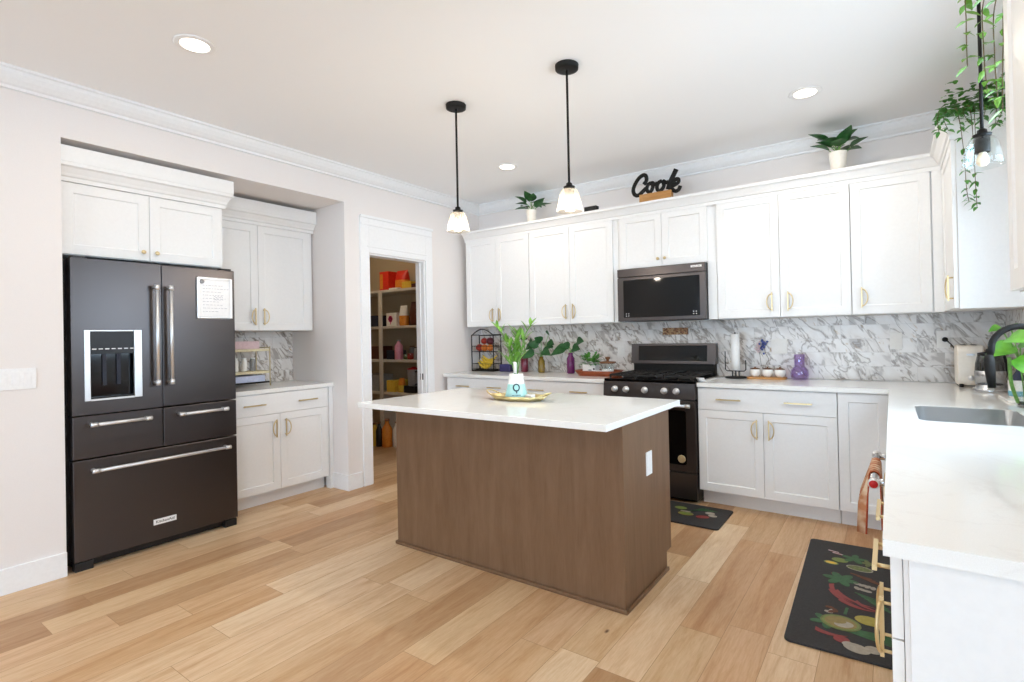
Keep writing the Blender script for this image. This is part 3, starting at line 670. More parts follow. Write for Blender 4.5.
for x0 in (RX0 + .03, RX0 + .262, RX0 + .494):
    x1 = x0 + .226; z = .945
    for y in (-.62, -.36, -.10): gr.box((x0, y, z), (x1, y + .012, z + .013))
    for x in (x0, x0 + .107, x1 - .012): gr.box((x, -.62, z), (x + .012, -.088, z + .013))
    for x in (x0, x1 - .012):
        for y in (-.62, -.10): gr.box((x, y, .926), (x + .012, y + .012, z))
    for y in (-.49, -.23): gr.box((x0 + .04, y, z), (x1 - .04, y + .01, z + .013))
make('grate', gr, 'cast_iron', rg, .001)
for x, y in ((2.003, -.49), (2.003, -.23), (2.238, -.36), (2.473, -.49), (2.473, -.23)):
    make('burner', B().lathe((x, y, .926), [(.045, 0), (.045, .008), (.034, .009), (.034, .015), (0, .016)]), 'cast_iron', rg)
RX0, RX1 = 1.8795, 2.6295
mw = thing('microwave', 'dark over-the-range microwave hung under the short upper cabinet', 'microwave', (2.25, -.2, 1.395))
make('body', B().box((RX0, -.375, 1.395), (RX1 + .001, -.012, 1.842)), 'black_case', mw, .002)
b = B(); b.box((RX0, -.405, 1.772), (RX1 + .001, -.376, 1.842)); mt = make('vent_panel', b, 'black_stainless', mw, .003)
b = B(); b.box((RX0, -.405, 1.395), (RX1 + .001, -.376, 1.769)); md_ = make('door', b, 'black_stainless', mw, .003)
make('glass', B().rbox((RX0 + .055, -.4065, 1.425), (RX1 - .045, -.4048, 1.745), .008, axis='y'), 'black_glass', md_)
q = B()
for x in (RX0 + .075, RX1 - .10):
    for i in range(2):
        for j in range(2): q.box((x + i * .022, -.4072, 1.437 + j * .018), (x + i * .022 + .008, -.4065, 1.443 + j * .018))
make('button_marks', q, 'white_plastic', md_)
q = B(); q.box((2.517, -.4064, 1.808), (2.603, -.4052, 1.824)); lb = make('badge', q, 'white_plastic', mt)
MT = Matrix(((1, 0, 0, 2.56), (0, 0, -1, -.4068), (0, 1, 0, 1.8155), (0, 0, 0, 1)))
make('lettering', text_builder('KitchenAid', .015, MT, .0006, 'matte_black'), None, lb)
# bent silicone gap cover lying on the worktop beside the range
q = B(); vs = []; pts = [(-.64, .938), (-.60, .920), (-.5, .9185), (-.3, .9175), (-.06, .9175)]
for (xa, xb) in ((2.6145, 2.672),):
    n = len(pts); vs = [(x + (.0 if i else .0), y, z + (.012 if (i == 0) else 0) + t) for t in (-.0015, .0015) for i, (y, z) in enumerate(pts) for x in (xa, xb)]
    fs = []
    for i in range(n - 1):
        a = 2 * i; fs += [(a, a + 1, a + 3, a + 2), (2 * n + a, 2 * n + a + 2, 2 * n + a + 3, 2 * n + a + 1), (a, a + 2, 2 * n + a + 2, 2 * n + a), (a + 1, 2 * n + a + 1, 2 * n + a + 3, a + 3)]
    fs += [(0, 2 * n, 2 * n + 1, 1), (2 * n - 2, 2 * n - 1, 4 * n - 1, 4 * n - 2)]
q.add(vs, fs, None, True)
solo('gap_cover', q, 'white_plastic', 'translucent white strip curling up on the worktop edge right beside the range', 'gap cover')

# ---------------------------------------------------------------- island
IX0, IX1, IY0, IY1 = 1.242, 2.789, -2.341, -1.731
isl = thing('kitchen_island', 'brown stained wood kitchen island base in the middle of the room', 'island', (2.0, -2.03, 0))
b = B(); b.prism([(IY0, 0), (IY1 - .07, 0), (IY1 - .07, .1), (IY1, .1), (IY1, .8825), (IY0, .8825)], IX0, IX1, 'x'); make('body', b, 'island_wood', isl, .0015)
b = B(); b.box((IX0 - .012, IY0 - .013, 0), (IX1 + .013, IY0 - .001, .02)).box((IX1 + .001, IY0 - .001, 0), (IX1 + .013, IY1 - .068, .02)).box((IX0 - .012, IY0 - .001, 0), (IX0 - .001, IY1 - .068, .02)); make('shoe_moulding', b, 'island_wood', isl, .004)
solo('island_countertop', B().box((1.20, -2.597, .884), (2.835, -1.668, ZB)), 'quartz', 'white quartz slab top on the brown island', 'countertop', None, .0025)
plain('outlet_cream', 'e4e0da', 'e8e4de', .35)
def outlet(name, label, M, u, z, w=.073, h=.118, sw=1, material='white_plastic'):
    if 'tiles' in label or 'toaster' in label: material = 'outlet_cream'
    t = thing(name, label, 'switch' if 'switch' in name else 'outlet', M @ Vector((u, 0, z - h / 2)))
    make('plate', B(M).box((u - w / 2, .0005, z - h / 2), (u + w / 2, .006, z + h / 2)), material, t, .0015)
    for k in range(sw):
        uc = u + (k - (sw - 1) / 2) * .046
        if 'switch' in name: make('rocker', B(M).box((uc - .016, .006, z - .033), (uc + .016, .009, z + .033)), material, t, .001)
        else:
            for s in (-1, 1): make('socket', B(M).rbox((uc - .016, .006, z + s * .02 - .013), (uc + .016, .0075, z + s * .02 + .013), .006, axis='y'), material, t)
    return t
outlet('outlet', 'white outlet on the right end of the brown island', FE(IX1 + .0005), -2.037, .632)
outlet('light_switch', 'wide white triple light switch on the wall left of the refrigerator', FE(0), -3.85, 1.118, .165, .112, 3)
outlet('outlet', 'white outlet on the marble tiles left of the range', FS(-.010), 1.722, 1.13)
outlet('outlet', 'white double outlet on the marble tiles above the three small bowls', FS(-.010), 3.085, 1.165, .115, .118, 2)
outlet('outlet', 'white outlet on the marble tiles midway between purple jar and toaster', FS(-.010), 3.845, 1.20)
outlet('outlet', 'white outlet behind the toaster with a black plug in it', FS(-.010), 4.11, 1.21)
q = B(); q.lathe((4.118, -.0185, 1.208), [(.016, 0), (.016, -.03), (.008, -.036), (0, -.036)], axis='y'); q.tube(spline([(4.118, -.05, 1.208), (4.13, -.08, 1.195), (4.16, -.10, 1.15), (4.18, -.10, 1.05), (4.20, -.08, .95), (4.22, -.10, .92)]), .0035, 6)
solo('power_cord', q, 'matte_black', 'black plug and cord running from the outlet down behind the toaster', 'cord')

# ---------------------------------------------------------------- lights of the room
def pendant(label, x, y, zb, lit, power, stemtop=H):
    t = thing('pendant_light', label, 'pendant light', (x, y, zb), 'glass pendant lights')
    make('canopy', B().lathe((x, y, H - .028), [(.045, 0), (.062, .004), (.064, .026), (.064, .0275)]), 'matte_black', t)
    make('stem', B().cyl((x, y, zb + .15), (x, y, H - .026), .0065, n=12), 'matte_black', t)
    b = B(); b.lathe((x, y, zb + .122), [(.018, -.03), (.02, -.028), (.02, 0), (.030, .002), (.032, .012), (.018, .016), (.016, .03), (.007, .036)]); b.lathe((x, y, zb + .058), [(.024, 0), (.026, .004), (.026, .058), (.022, .064)], 24); make('socket', b, 'matte_black', t)
    prof = [(.026, .122), (.042, .116), (.053, .095), (.060, .065), (.066, .03), (.071, 0), (.0695, 0), (.0645, .03), (.0585, .065), (.0515, .094), (.041, .1145), (.026, .120)]
    make('shade', B().lathe((x, y, zb), prof, 36), 'shade_glass' if lit else 'clear_glass', t)
    b = B(); b.lathe((x, y, zb + .002), [(0, 0), (.012, .003), (.021, .014), (.022, .026), (.016, .044), (.012, .054), (.012, .062)], 20); make('bulb', b, 'bulb_glow' if lit else 'bulb_dim', t)
    if lit:
        l = bpy.data.lights.new('pendant_lamp', 'POINT'); l.energy = power; l.color = (1, .89, .76); l.shadow_soft_size = .03
        o = bpy.data.objects.new('pendant_lamp', l); COL.objects.link(o); o.location = (x, y, zb - .02)
    return t
pendant('lit glass pendant over the left end of the island', 1.592, -2.112, 1.957, True, 17)
pendant('lit glass pendant over the right end of the island', 2.402, -2.112, 1.962, True, 17)
pendant('unlit clear glass pendant hanging over the sink among the vines', 4.145, -1.72, 1.955, False, 0)
def downlight(label, x, y, power=11, col=(1, .89, .77)):
    t = thing('ceiling_light', label, 'ceiling light', (x, y, H - .012), 'recessed ceiling lights')
    make('trim_ring', B().lathe((x, y, H - .006), [(.062, .001), (.085, 0), (.092, .003), (.092, .0055), (.06, .0055)]), 'white_plastic', t)
    make('lens', B().lathe((x, y, H - .0055), [(.0, 0), (.064, 0), (.064, .005), (0, .005)]), 'lamp_white', t)
    if power:
        l = bpy.data.lights.new('downlight_lamp', 'AREA'); l.shape = 'DISK'; l.size = .13; l.energy = power; l.color = col
        o = bpy.data.objects.new('downlight_lamp', l); COL.objects.link(o); o.location = (x, y, H - .02)
downlight('round recessed ceiling light nearest the camera, above the refrigerator side', 1.04, -3.39)
downlight('round recessed ceiling light in front of the back wall right of the pendants', 3.413, -.94)
downlight('round recessed ceiling light seen between the two island pendants', 1.118, -.945)
downlight('added recessed ceiling light above the right worktop, over the upper edge of the picture', 3.413, -3.39, 8)  # added unseen light for the base cabinets and island end
downlight('added recessed ceiling light behind the camera on the refrigerator side', 1.04, -5.84, 24)  # added lamp out of view, flattens the room lighting
downlight('added recessed ceiling light behind the camera on the right side', 3.413, -5.84, 24)  # second added lamp behind the camera for more even light

# ---------------------------------------------------------------- pantry
PS = -.34
sh = thing('pantry_shelving', 'cream built-in pantry shelves seen through the doorway', 'shelving', (-1.2, -.2, 0))
for z in (1.875, 1.435, 1.03, .635):
    make('shelf', B().box((-2.295, PS, z - .03), (T - .006, -.006, z)), 'pantry_shelf', sh, .003)
make('post', B().box((-1.335, PS - .012, .0), (-1.268, PS - .001, 1.845)), 'pantry_shelf', sh, .002)
make('post', B().box((-1.335, PS + .001, .0), (-1.305, -.006, .604)), 'pantry_shelf', sh, .002)
def pouch(b, cx, cy, z, w, h, d, m, band=None, bm_=None):
    n = 8; prof = [(0, .9), (.1, 1.05), (.5, 1), (.8, .6), (.93, .12), (1, .08)]
    vs = []; fs = []
    for t, k in prof:
        for i in range(n * 2):
            a = 2 * PI * i / (2 * n); vs.append((cx + math.copysign(abs(math.cos(a)) ** .5, math.cos(a)) * w / 2, cy + math.copysign(abs(math.sin(a)) ** .8, math.sin(a)) * d / 2 * k, z + h * t))
    N2 = 2 * n
    for r in range(len(prof) - 1):
        for i in range(N2): fs.append((r * N2 + i, r * N2 + (i + 1) % N2, (r + 1) * N2 + (i + 1) % N2, (r + 1) * N2 + i))
    fs += [tuple(range(N2)), tuple((len(prof) - 1) * N2 + i for i in range(N2))]
    k0 = len(b.f); b.add(vs, fs, m, True)
    if band:
        for fi in range(N2): b.f[k0 + fi] = (b.f[k0 + fi][0], b._m(band), True); b.f[k0 + N2 + fi] = (b.f[k0 + N2 + fi][0], b._m(band), True)
    return b
def bottle(b, c, r, h, m, cap=None, neck=.35, nr=.4):
    b.lathe(c, [(r * .9, 0), (r, .006), (r, h * (1 - neck)), (r * nr, h * (1 - neck * .45)), (r * nr, h * .93)], 18, m); b.lathe((c[0], c[1], c[2] + h * .93), [(r * nr * 1.25, 0), (r * nr * 1.25, h * .07), (0, h * .071)], 14, cap or m); return b
S1, S2, S3, S4 = 1.8755, 1.4355, 1.0305, .6355
q = B(); q.box((-1.36, -.30, S1), (-1.20, -.10, S1 + .23), 'red_pack'); q.box((-1.352, -.3015, S1 + .02), (-1.30, -.30, S1 + .2), 'orange_pack'); solo('snack_box', q, None, 'tall red snack pack at the left of the top pantry shelf', 'pack', bevel=.006)
q = B(); pouch(q, -1.09, -.17, S1, .20, .24, .12, 'red_pack', 'orange_pack'); solo('snack_bag', q, None, 'orange and red snack bag on the top pantry shelf beside the red pack', 'bag')
q = B(); q.box((-.985, -.28, S1), (-.83, -.12, S1 + .085), 'yellow_pack'); solo('food_box', q, None, 'low yellow box on the top pantry shelf', 'box', bevel=.004)
q = B(); pouch(q, -.73, -.2, S1, .15, .06, .12, 'white_box'); solo('food_bag', q, None, 'small pale bag lying at the right of the top pantry shelf', 'bag')
q = B(); q.box((-1.18, -.31, S1), (-1.03, -.25, S1 + .02), 'white_box'); solo('paper_tray', q, None, 'flat white packet lying in front on the top pantry shelf', 'packet')
q = B(); q.box((-1.25, -.30, S2), (-1.07, -.10, S2 + .16), 'white_box'); bx = tag(make('storage_box', q, None, None, .003), 'cream box with a pink flower print on the second pantry shelf', 'box')
q = B()
for k in range(6):
    a = k * PI / 3; q.prism(ellipse(-1.175 + .022 * math.cos(a), S2 + .085 + .022 * math.sin(a), .02, .02, 10), -.3012, -.3002, 'y')
q.box((-1.18, -.3012, S2 + .02), (-1.168, -.3002, S2 + .07)); make('flower_print', q, 'pink_print', bx)
q = B(); bottle(q, (-1.045, -.14, S2), .035, .13, 'brown_pack', 'brown_cap'); solo('spice_jar', q, None, 'dark brown jar between the flower box and the white coffee bag', 'jar')
q = B(); pouch(q, -.965, -.27, S2, .12, .24, .08, 'white_box', 'orange_pack'); solo('coffee_bag', q, None, 'white bag with orange foot standing on the second pantry shelf', 'bag')
q = B(); pouch(q, -.89, -.13, S2, .20, .29, .1, 'brown_pack'); solo('coffee_bag', q, None, 'big dark brown bag behind the white coffee bag in the pantry', 'bag')
q = B(); pouch(q, -.79, -.25, S2, .15, .26, .1, 'brown_pack'); solo('coffee_bag', q, None, 'dark brown bag at the right end of the second pantry shelf', 'bag')
q = B(); q.box((-1.38 + .12, -.30, S3), (-1.12, -.1, S3 + .11), 'dark_box'); solo('storage_box', q, None, 'low dark box left of the pink bottle in the pantry', 'box', bevel=.004)
q = B(); bottle(q, (-1.07, -.27, S3), .05, .235, 'pink_plastic', 'grey_plastic', .3); solo('water_bottle', q, None, 'pink drinking bottle on the third pantry shelf', 'bottle')
q = B(); q.lathe((-.95, -.26, S3), [(.036, 0), (.038, .006), (.038, .12), (.034, .125), (.034, .13)], 18, 'clear_glass'); q.lathe((-.95, -.26, S3 + .004), [(.033, 0), (.033, .06), (0, .06)], 16, 'bean_green'); solo('glass_jar', q, None, 'clear jar with greenish contents right of the pink bottle', 'jar')
q = B(); q.lathe((-.865, -.27, S3), [(.040, 0), (.042, .006), (.042, .10), (.038, .108)], 18, 'clear_glass'); q.lathe((-.865, -.27, S3 + .004), [(.037, 0), (.037, .07), (0, .07)], 16, 'apple_red'); solo('glass_jar', q, None, 'clear jar with red contents on the third pantry shelf', 'jar')
q = B(); bottle(q, (-.79, -.16, S3), .05, .27, 'black_plastic', 'black_plastic', .5, .3); solo('spray_bottle', q, None, 'black tapering bottle at the back of the third pantry shelf', 'bottle')
q = B(); bottle(q, (-.75, -.28, S3), .035, .15, 'grey_plastic', 'black_plastic', .25, .7); solo('spice_jar', q, None, 'grey jar with black lid at the right of the third pantry shelf', 'jar')
for k, (x, y, h, mm, lab) in enumerate(((-1.00, -.12, .16, 'grey_plastic', 'grey jar at the back of the third pantry shelf'), (-.70, -.14, .20, 'white_box', 'pale jar at the far right back of the third pantry shelf'))):
    q = B(); bottle(q, (x, y, S3), .035, h, mm, 'brown_cap', .2, .7); solo('spice_jar', q, None, lab, 'jar')
q = B(); q.box((-1.70, -.30, S4), (-1.40, -.08, S4 + .2), 'grey_plastic'); solo('storage_box', q, None, 'grey box left of the shelf post on the lowest visible pantry shelf', 'box', bevel=.004)
q = B(); q.box((-1.255, -.31, S4), (-1.105, -.1, S4 + .14), 'yellow_pack'); solo('food_box', q, None, 'yellow box on the lowest visible pantry shelf, next to the post', 'box', bevel=.004)
q = B(); pouch(q, -1.045, -.25, S4, .085, .17, .08, 'orange_pack', 'yellow_pack'); solo('snack_bag', q, None, 'yellow and orange bag left of the grey mixer on the lowest pantry shelf', 'bag')
q = B(); pouch(q, -.93, -.26, S1 + .0, .11, .11, .05, 'brown_pack') if False else q.box((-.80, -.30, S1), (-.70, -.27, S1 + .05), 'brown_pack'); solo('chocolate_pack', q, None, 'small dark brown pack at the right front of the top pantry shelf', 'pack', bevel=.003)
q = B(); q.box((-1.70, -.30, S2), (-1.40, -.08, S2 + .14), 'dark_box'); solo('storage_box', q, None, 'dark box left of the shelf post on the second pantry shelf', 'box', bevel=.004)
q = B(); q.box((-1.70, -.30, S3), (-1.40, -.08, S3 + .16), 'brown_pack'); solo('storage_box', q, None, 'brown box left of the shelf post on the third pantry shelf', 'box', bevel=.004)
mx = thing('blender', 'grey appliance with black handle on the lowest visible pantry shelf', 'blender', (-.88, -.2, S4))
make('base', B().rbox((-.99, -.29, S4), (-.79, -.11, S4 + .08), .03), 'black_plastic', mx, .004)
make('jug', B().lathe((-.89, -.2, S4 + .08), [(.065, 0), (.068, .01), (.08, .19), (.078, .195)], 20), 'grey_plastic', mx)
make('lid', B().lathe((-.89, -.2, S4 + .275), [(.08, 0), (.08, .012), (.03, .018), (.03, .03), (0, .032)], 20), 'red_paint', mx)
make('handle', B().tube(spline([(-.82, -.24, S4 + .25), (-.74, -.27, S4 + .25), (-.725, -.28, S4 + .18), (-.74, -.27, S4 + .12), (-.82, -.24, S4 + .10)]), .011, 8), 'black_plastic', mx)
fl = [('dark tall bottle standing on the pantry floor at the left', 'navy', -1.42, -.42, .045, .30), ('yellow oil bottle standing on the pantry floor', 'yellow_pack', -1.33, -.44, .05, .27),
      ('black bottle on the pantry floor between the yellow and orange ones', 'black_plastic', -1.235, -.45, .04, .29), ('orange oil bottle on the pantry floor nearest the island', 'orange_pack', -1.13, -.42, .06, .33), ('pale bottle on the pantry floor behind the orange one', 'white_box', -1.03, -.36, .045, .3)]
for lab, mm, x, y, r, h in fl:
    q = B(); bottle(q, (x, y, 0), r, h, mm, 'brown_cap'); solo('oil_bottle', q, None, lab, 'bottle', 'bottles on the pantry floor')

t = thing('ceiling_light', 'added pantry ceiling light out of sight above the doorway', 'ceiling light', (-1.2, -.9, H - .05))  # unseen dome and lamp, added to brighten the pantry
make('dome', B().lathe((-1.2, -.9, H), [(.14, -.001), (.14, -.02), (.11, -.05), (.05, -.07), (0, -.072)], 24), 'lamp_white', t)
l = bpy.data.lights.new('pantry_fill_lamp', 'POINT'); l.energy = 10; l.color = (1, .82, .58); l.shadow_soft_size = .12
o = bpy.data.objects.new('pantry_fill_lamp', l); COL.objects.link(o); o.location = (-1.2, -.9, H - .2)

# ---------------------------------------------------------------- plants
def vase_leafing(b, c, n, r0, L, W, m, h=.05, seed=1, droop=.35, elev=(.2, 1.0)):
    rnd = random.Random(seed)
    for k in range(n):
        a = 2 * PI * k / n + rnd.uniform(-.4, .4); e = rnd.uniform(*elev); d = Vector((math.cos(a) * math.cos(e), math.sin(a) * math.cos(e), math.sin(e)))
        base = Vector(c) + Vector((math.cos(a) * r0, math.sin(a) * r0, rnd.uniform(0, h))); l = L * rnd.uniform(.7, 1.15)
        b.leaf(base, d, l, W * rnd.uniform(.8, 1.15), droop, m)
def top_plant(label, x, y, seed, s=1.0, n=9):
    t = thing('potted_plant', label, 'plant', (x, y, 2.3945), 'plants on top of the upper cabinets'); z = 2.3945
    make('pot', B().lathe((x, y, z), [(.040 * s, 0), (.044 * s, .004), (.056 * s, .14 * s), (.058 * s, .145 * s), (.052 * s, .145 * s), (.050 * s, .125 * s), (0, .125 * s)], 24), 'pot_ceramic', t)
    rnd = random.Random(seed); b = B(); st = B()
    for k in range(n):
        a = 2 * PI * k / n + rnd.uniform(-.3, .3); rr = rnd.uniform(.03, .08) * s; zz = z + .15 * s + rnd.uniform(.0, .10) * s
        p = Vector((x + math.cos(a) * rr, y + math.sin(a) * rr * .8, zz)); st.tube(spline([(x, y, z + .12 * s), (x + math.cos(a) * rr * .4, y + math.sin(a) * rr * .3, zz - .03 * s), p], 3), .0025, 5)
        b.leaf(p, (math.cos(a), math.sin(a) * .8, rnd.uniform(.05, .7)), rnd.uniform(.11, .16) * s, .095 * s, rnd.uniform(.0, .25), None, .3, 6, tip=.8)
    make('foliage', b, 'leaf_dark', t); make('stems', st, 'stem_green', t); return t
top_plant('small dark-leaved plant in a white pot on the cabinet top, left of the word sign', .905, -.27, 3, .95, 12)
top_plant('dark-leaved plant in a white pot on the cabinet top, right of the word sign', 3.535, -.27, 8, 1.02, 13)

def vine(name, label, strands, seed, size, m='leaf_vine', root=None, extra=None):
    rnd = random.Random(seed); t = thing(name, label, 'hanging plant', root)
    st = B(); lf = B()
    for pts in strands:
        P = spline(pts, 8); st.tube(P, .0016, 5)
        for i, p in enumerate(P):
            if i % 2 == 0:
                for s in (-1, 1):
                    if rnd.random() < .12: continue
                    a = rnd.uniform(0, 2 * PI); lf.leaf(p, (math.cos(a), math.sin(a), rnd.uniform(-.7, .2)), size * rnd.uniform(.7, 1.2), size * .55, .3, None, .2, 3)
    if extra: extra(lf, rnd)
    make('stems', st, 'stem_brown', t); make('leaves', lf, m, t); return t
# trailing plant on top of the corner cabinet
def mound(lf, rnd):
    for k in range(330):
        x = rnd.uniform(4.06, 4.38); y = rnd.uniform(-1.06, -.74); z = 2.41 + min(.17, abs(rnd.gauss(0, .07))) + .02
        a = rnd.uniform(0, 2 * PI); lf.leaf((x, y, z), (math.cos(a), math.sin(a) - .3, rnd.uniform(-.1, .8)), rnd.uniform(.035, .06), .026, .3, None, .2, 3)
str_ = []
rnd = random.Random(5)
for k in range(9):
    x = 4.05 + .034 * k; L = rnd.choice((.05, .08, .12, .16, .07)); y0 = -1.09
    str_.append([(x, -.95, 2.43), (x, y0 + .02, 2.425), (x + rnd.uniform(-.02, .02), y0 - .01, 2.38), (x + rnd.uniform(-.02, .02), y0 - .02, 2.38 - L)])
str_.append([(4.10, -1.0, 2.43), (4.12, -1.1, 2.41), (4.14, -1.12, 2.2), (4.15, -1.10, 2.0), (4.16, -1.09, 1.93)])
str_.append([(4.15, -1.0, 2.43), (4.17, -1.1, 2.41), (4.18, -1.12, 2.2), (4.185, -1.10, 2.03), (4.19, -1.09, 1.90)])
vine('trailing_plant', 'bushy small-leaved trailing plant on top of the corner cabinet beside the clear pendant', str_, 4, .035, 'leaf_mid', (4.2, -.95, 2.3945), mound)
# long bright vines hanging from the crown of the near right cabinet
str_ = [[(4.20, -2.60, 2.41), (4.14, -2.51, 2.42), (4.075, -2.47, 2.30), (4.07, -2.46, 2.16), (4.075, -2.46, 2.02)],
        [(4.22, -2.60, 2.41), (4.16, -2.51, 2.43), (4.10, -2.47, 2.28), (4.095, -2.46, 2.12), (4.10, -2.455, 1.99)],
        [(4.18, -2.60, 2.41), (4.10, -2.51, 2.40), (4.035, -2.48, 2.33), (4.03, -2.47, 2.24), (4.03, -2.47, 2.10)],
        [(4.26, -2.60, 2.41), (4.2, -2.51, 2.43), (4.125, -2.47, 2.30), (4.115, -2.46, 2.15), (4.11, -2.455, 1.95)]]
vine('trailing_vine', 'long bright green vines hanging down beside the near right upper cabinet', str_, 9, .034, 'leaf_vine', (4.3, -2.7, 2.3945), None)

# word sign on the cabinet top
sg = thing('word_sign', 'black script sign reading Cook on a small wooden block on top of the cabinets', 'sign', (2.2, -.30, 2.3945))
make('block', B().box((2.065, -.33, 2.3945), (2.345, -.27, 2.478)), 'pale_wood', sg, .003)
def sgp(cx, cy): px = cx / 15.15 - 15; return (2.06 + px * .00885, -.30, 2.45 + (39 - cy / 15.15 - px * .1875) * .00865)
wd = B()
for st_, rr in (([(290, 370), (335, 310), (325, 240), (280, 232), (210, 285), (145, 390), (125, 470), (150, 530), (205, 535), (270, 480), (325, 425)], .0175),
                ([(400, 345), (355, 380), (335, 440), (360, 480), (400, 470), (430, 400), (415, 345), (460, 365), (500, 350)], .0165),
                ([(565, 315), (515, 345), (490, 410), (510, 460), (550, 455), (595, 390), (585, 320), (625, 340), (665, 330)], .0165),
                ([(780, 145), (740, 230), (700, 310), (670, 390), (655, 440)], .021),
                ([(700, 380), (760, 300), (805, 290), (805, 335), (750, 375), (710, 400), (720, 440), (765, 465), (810, 440), (832, 385)], .0165)):
    P = spline([sgp(*p) for p in st_], 5); wd.tube(P, rr, 10, flat=.6, up=(0, 1, 0))
make('lettering', wd, 'matte_black', sg)
solo('metal_strip', B().box((1.565, -.395, 2.3945), (1.685, -.34, 2.437)), 'matte_black', 'thin dark object lying on the cabinet top right of the right-hand pendant', 'object')

# ---------------------------------------------------------------- things on the back worktop, left of the range
def ring(cx, cy, z, rx, ry, n=20): return [(cx + rx * math.cos(2 * PI * k / n), cy + ry * math.sin(2 * PI * k / n), z) for k in range(n)]
bs = thing('wire_basket_stand', 'black wire two-tier fruit stand at the left end of the back worktop', 'fruit stand', (.22, -.18, ZB))
q = B(); x0, x1, y = .065, .365, -.18
for yy in (-.24, -.11):
    q.tube([(x0, yy, ZB + .006), (x0, yy, 1.30)] + [(x0 + (x1 - x0) * t, yy, 1.30 + (.065 * math.sin(PI * t) if yy < -.2 else 0)) for t in [k / 12 for k in range(1, 12)]] + [(x1, yy, 1.30), (x1, yy, ZB + .006)], .006, 8)
for z in (ZB + .006, 1.305):
    for xx in (x0, x1): q.tube([(xx, -.24, z), (xx, -.11, z)], .005, 8)
for yy in (-.24, -.11): q.tube([(x0, yy, ZB + .006), (x1, yy, ZB + .006)], .006, 8)
make('frame', q, 'matte_black', bs)
for zt in (ZB + .02, ZB + .21):
    q = B()
    for yy in (-.235, -.115): q.tube([(x0, yy, zt), (x1, yy, zt)], .003, 6); q.tube([(x0, yy, zt + .06), (x1, yy, zt + .06)], .003, 6)
    for k in range(14):
        xx = x0 + .012 + (x1 - x0 - .024) * k / 13; q.tube([(xx, -.235, zt + .06), (xx, -.235, zt), (xx, -.115, zt), (xx, -.115, zt + .06)], .0017, 5)
    for xx in (x0 + .003, x1 - .003): q.tube([(xx, -.235, zt), (xx, -.115, zt)], .003, 6); q.tube([(xx, -.235, zt + .06), (xx, -.115, zt + .06)], .003, 6)
    make('tray', q, 'matte_black', bs)
def fruit(name, label, c, r, m, cat, sq=(1, 1, .92)):
    q = B(); q.ball(c, r, 18, m, sq); q.cyl((c[0], c[1], c[2] + r * .80), (c[0] + .004, c[1], c[2] + r * 1.12), .002, n=6, m='stem_brown'); return solo(name, q, None, label, cat, 'fruit in the wire stand')
zt = ZB + .2135
fruit('apple', 'red apple at the left of the upper tier of the wire stand', (.118, -.17, zt + .040), .042, 'apple_red', 'apple')
fruit('orange', 'orange in the middle of the upper tier of the wire stand', (.205, -.19, zt + .038), .040, 'orange_fruit', 'orange')
fruit('orange', 'smaller orange at the right of the upper tier of the wire stand', (.29, -.20, zt + .037), .038, 'orange_fruit', 'orange')
fruit('plum', 'dark red fruit lying on top of the oranges in the wire stand', (.255, -.155, zt + .108), .045, 'plum_dark', 'fruit')
fruit('apple', 'red apple lying on top of the pile at the left of the wire stand', (.165, -.145, zt + .11), .038, 'apple_red', 'apple')
for k in range(4):
    q = B(); y = -.20 + .025 * k; z = ZB + .045 + .012 * k
    P = [(.12 + .20 * t, y, z + .055 * (1 - (2 * t - 1) ** 2) * -1 + .05 + .012 * k) for t in [i / 10 for i in range(11)]]
    q.tube(P, [.005, .011, .015, .017, .018, .018, .018, .017, .015, .010, .005], 8, 'banana_yellow'); q.tube([P[-1], (P[-1][0] + .012, P[-1][1], P[-1][2] + .008)], .004, 6, 'stem_brown')
    solo('banana', q, None, 'yellow banana lying in the lower tier of the wire stand', 'banana', 'bananas in the lower tier')
q = B(); q.rbox((.415, -.21, ZB), (.555, -.13, ZB + .078), .015, 4, 'purple_tin', 'y'); solo('tin', q, None, 'small dark purple rounded tin beside the wire fruit stand', 'tin', bevel=.004)
def cuttings(name, label, c, r, h, gm, leaves, neck=.45):
    t = thing(name, label, 'vase', c, 'coloured bottles with cuttings')
    x, y, z = c; make('bottle', B().lathe(c, [(r * .9, 0), (r, .008), (r, h * .72), (r * .6, h * .86), (r * .55, h * .97), (r * .62, h), (r * .5, h), (r * .45, h * .86), (r * .86, h * .70), (r * .86, .012), (0, .012)], 22), gm, t)
    st = B(); lf = B()
    for (dx, dy, dz, L, W, ang, el) in leaves:
        top = Vector((x + dx, y + dy, z + dz)); st.tube(spline([(x, y, z + h * .5), (x + dx * .15, y + dy * .15, z + h + .01), top], 5), .0028, 6)
        lf.leaf(top, (math.cos(ang) * math.cos(el), -.35, math.sin(el)), L, W, .25, None, .2, 6, tip=.75, up=(0, -.8, .5))
    make('stems', st, 'stem_green', t); make('leaves', lf, 'leaf_mid' if 'pale' in label else 'leaf_dark', t); return t
cuttings('bottle_vase', 'dark red glass bottle holding leafy cuttings, behind the island vase', (.70, -.15, ZB), .040, .19, 'red_bottle',
         [(-.06, 0, .28, .09, .08, 2.6, .3), (-.01, .03, .33, .09, .08, 1.6, .5), (.03, 0, .26, .10, .09, .3, .1), (.05, .02, .31, .08, .075, .9, .2), (-.07, 0, .22, .09, .07, 3.0, -.2), (.02, -.03, .36, .08, .07, 1.2, .4)])
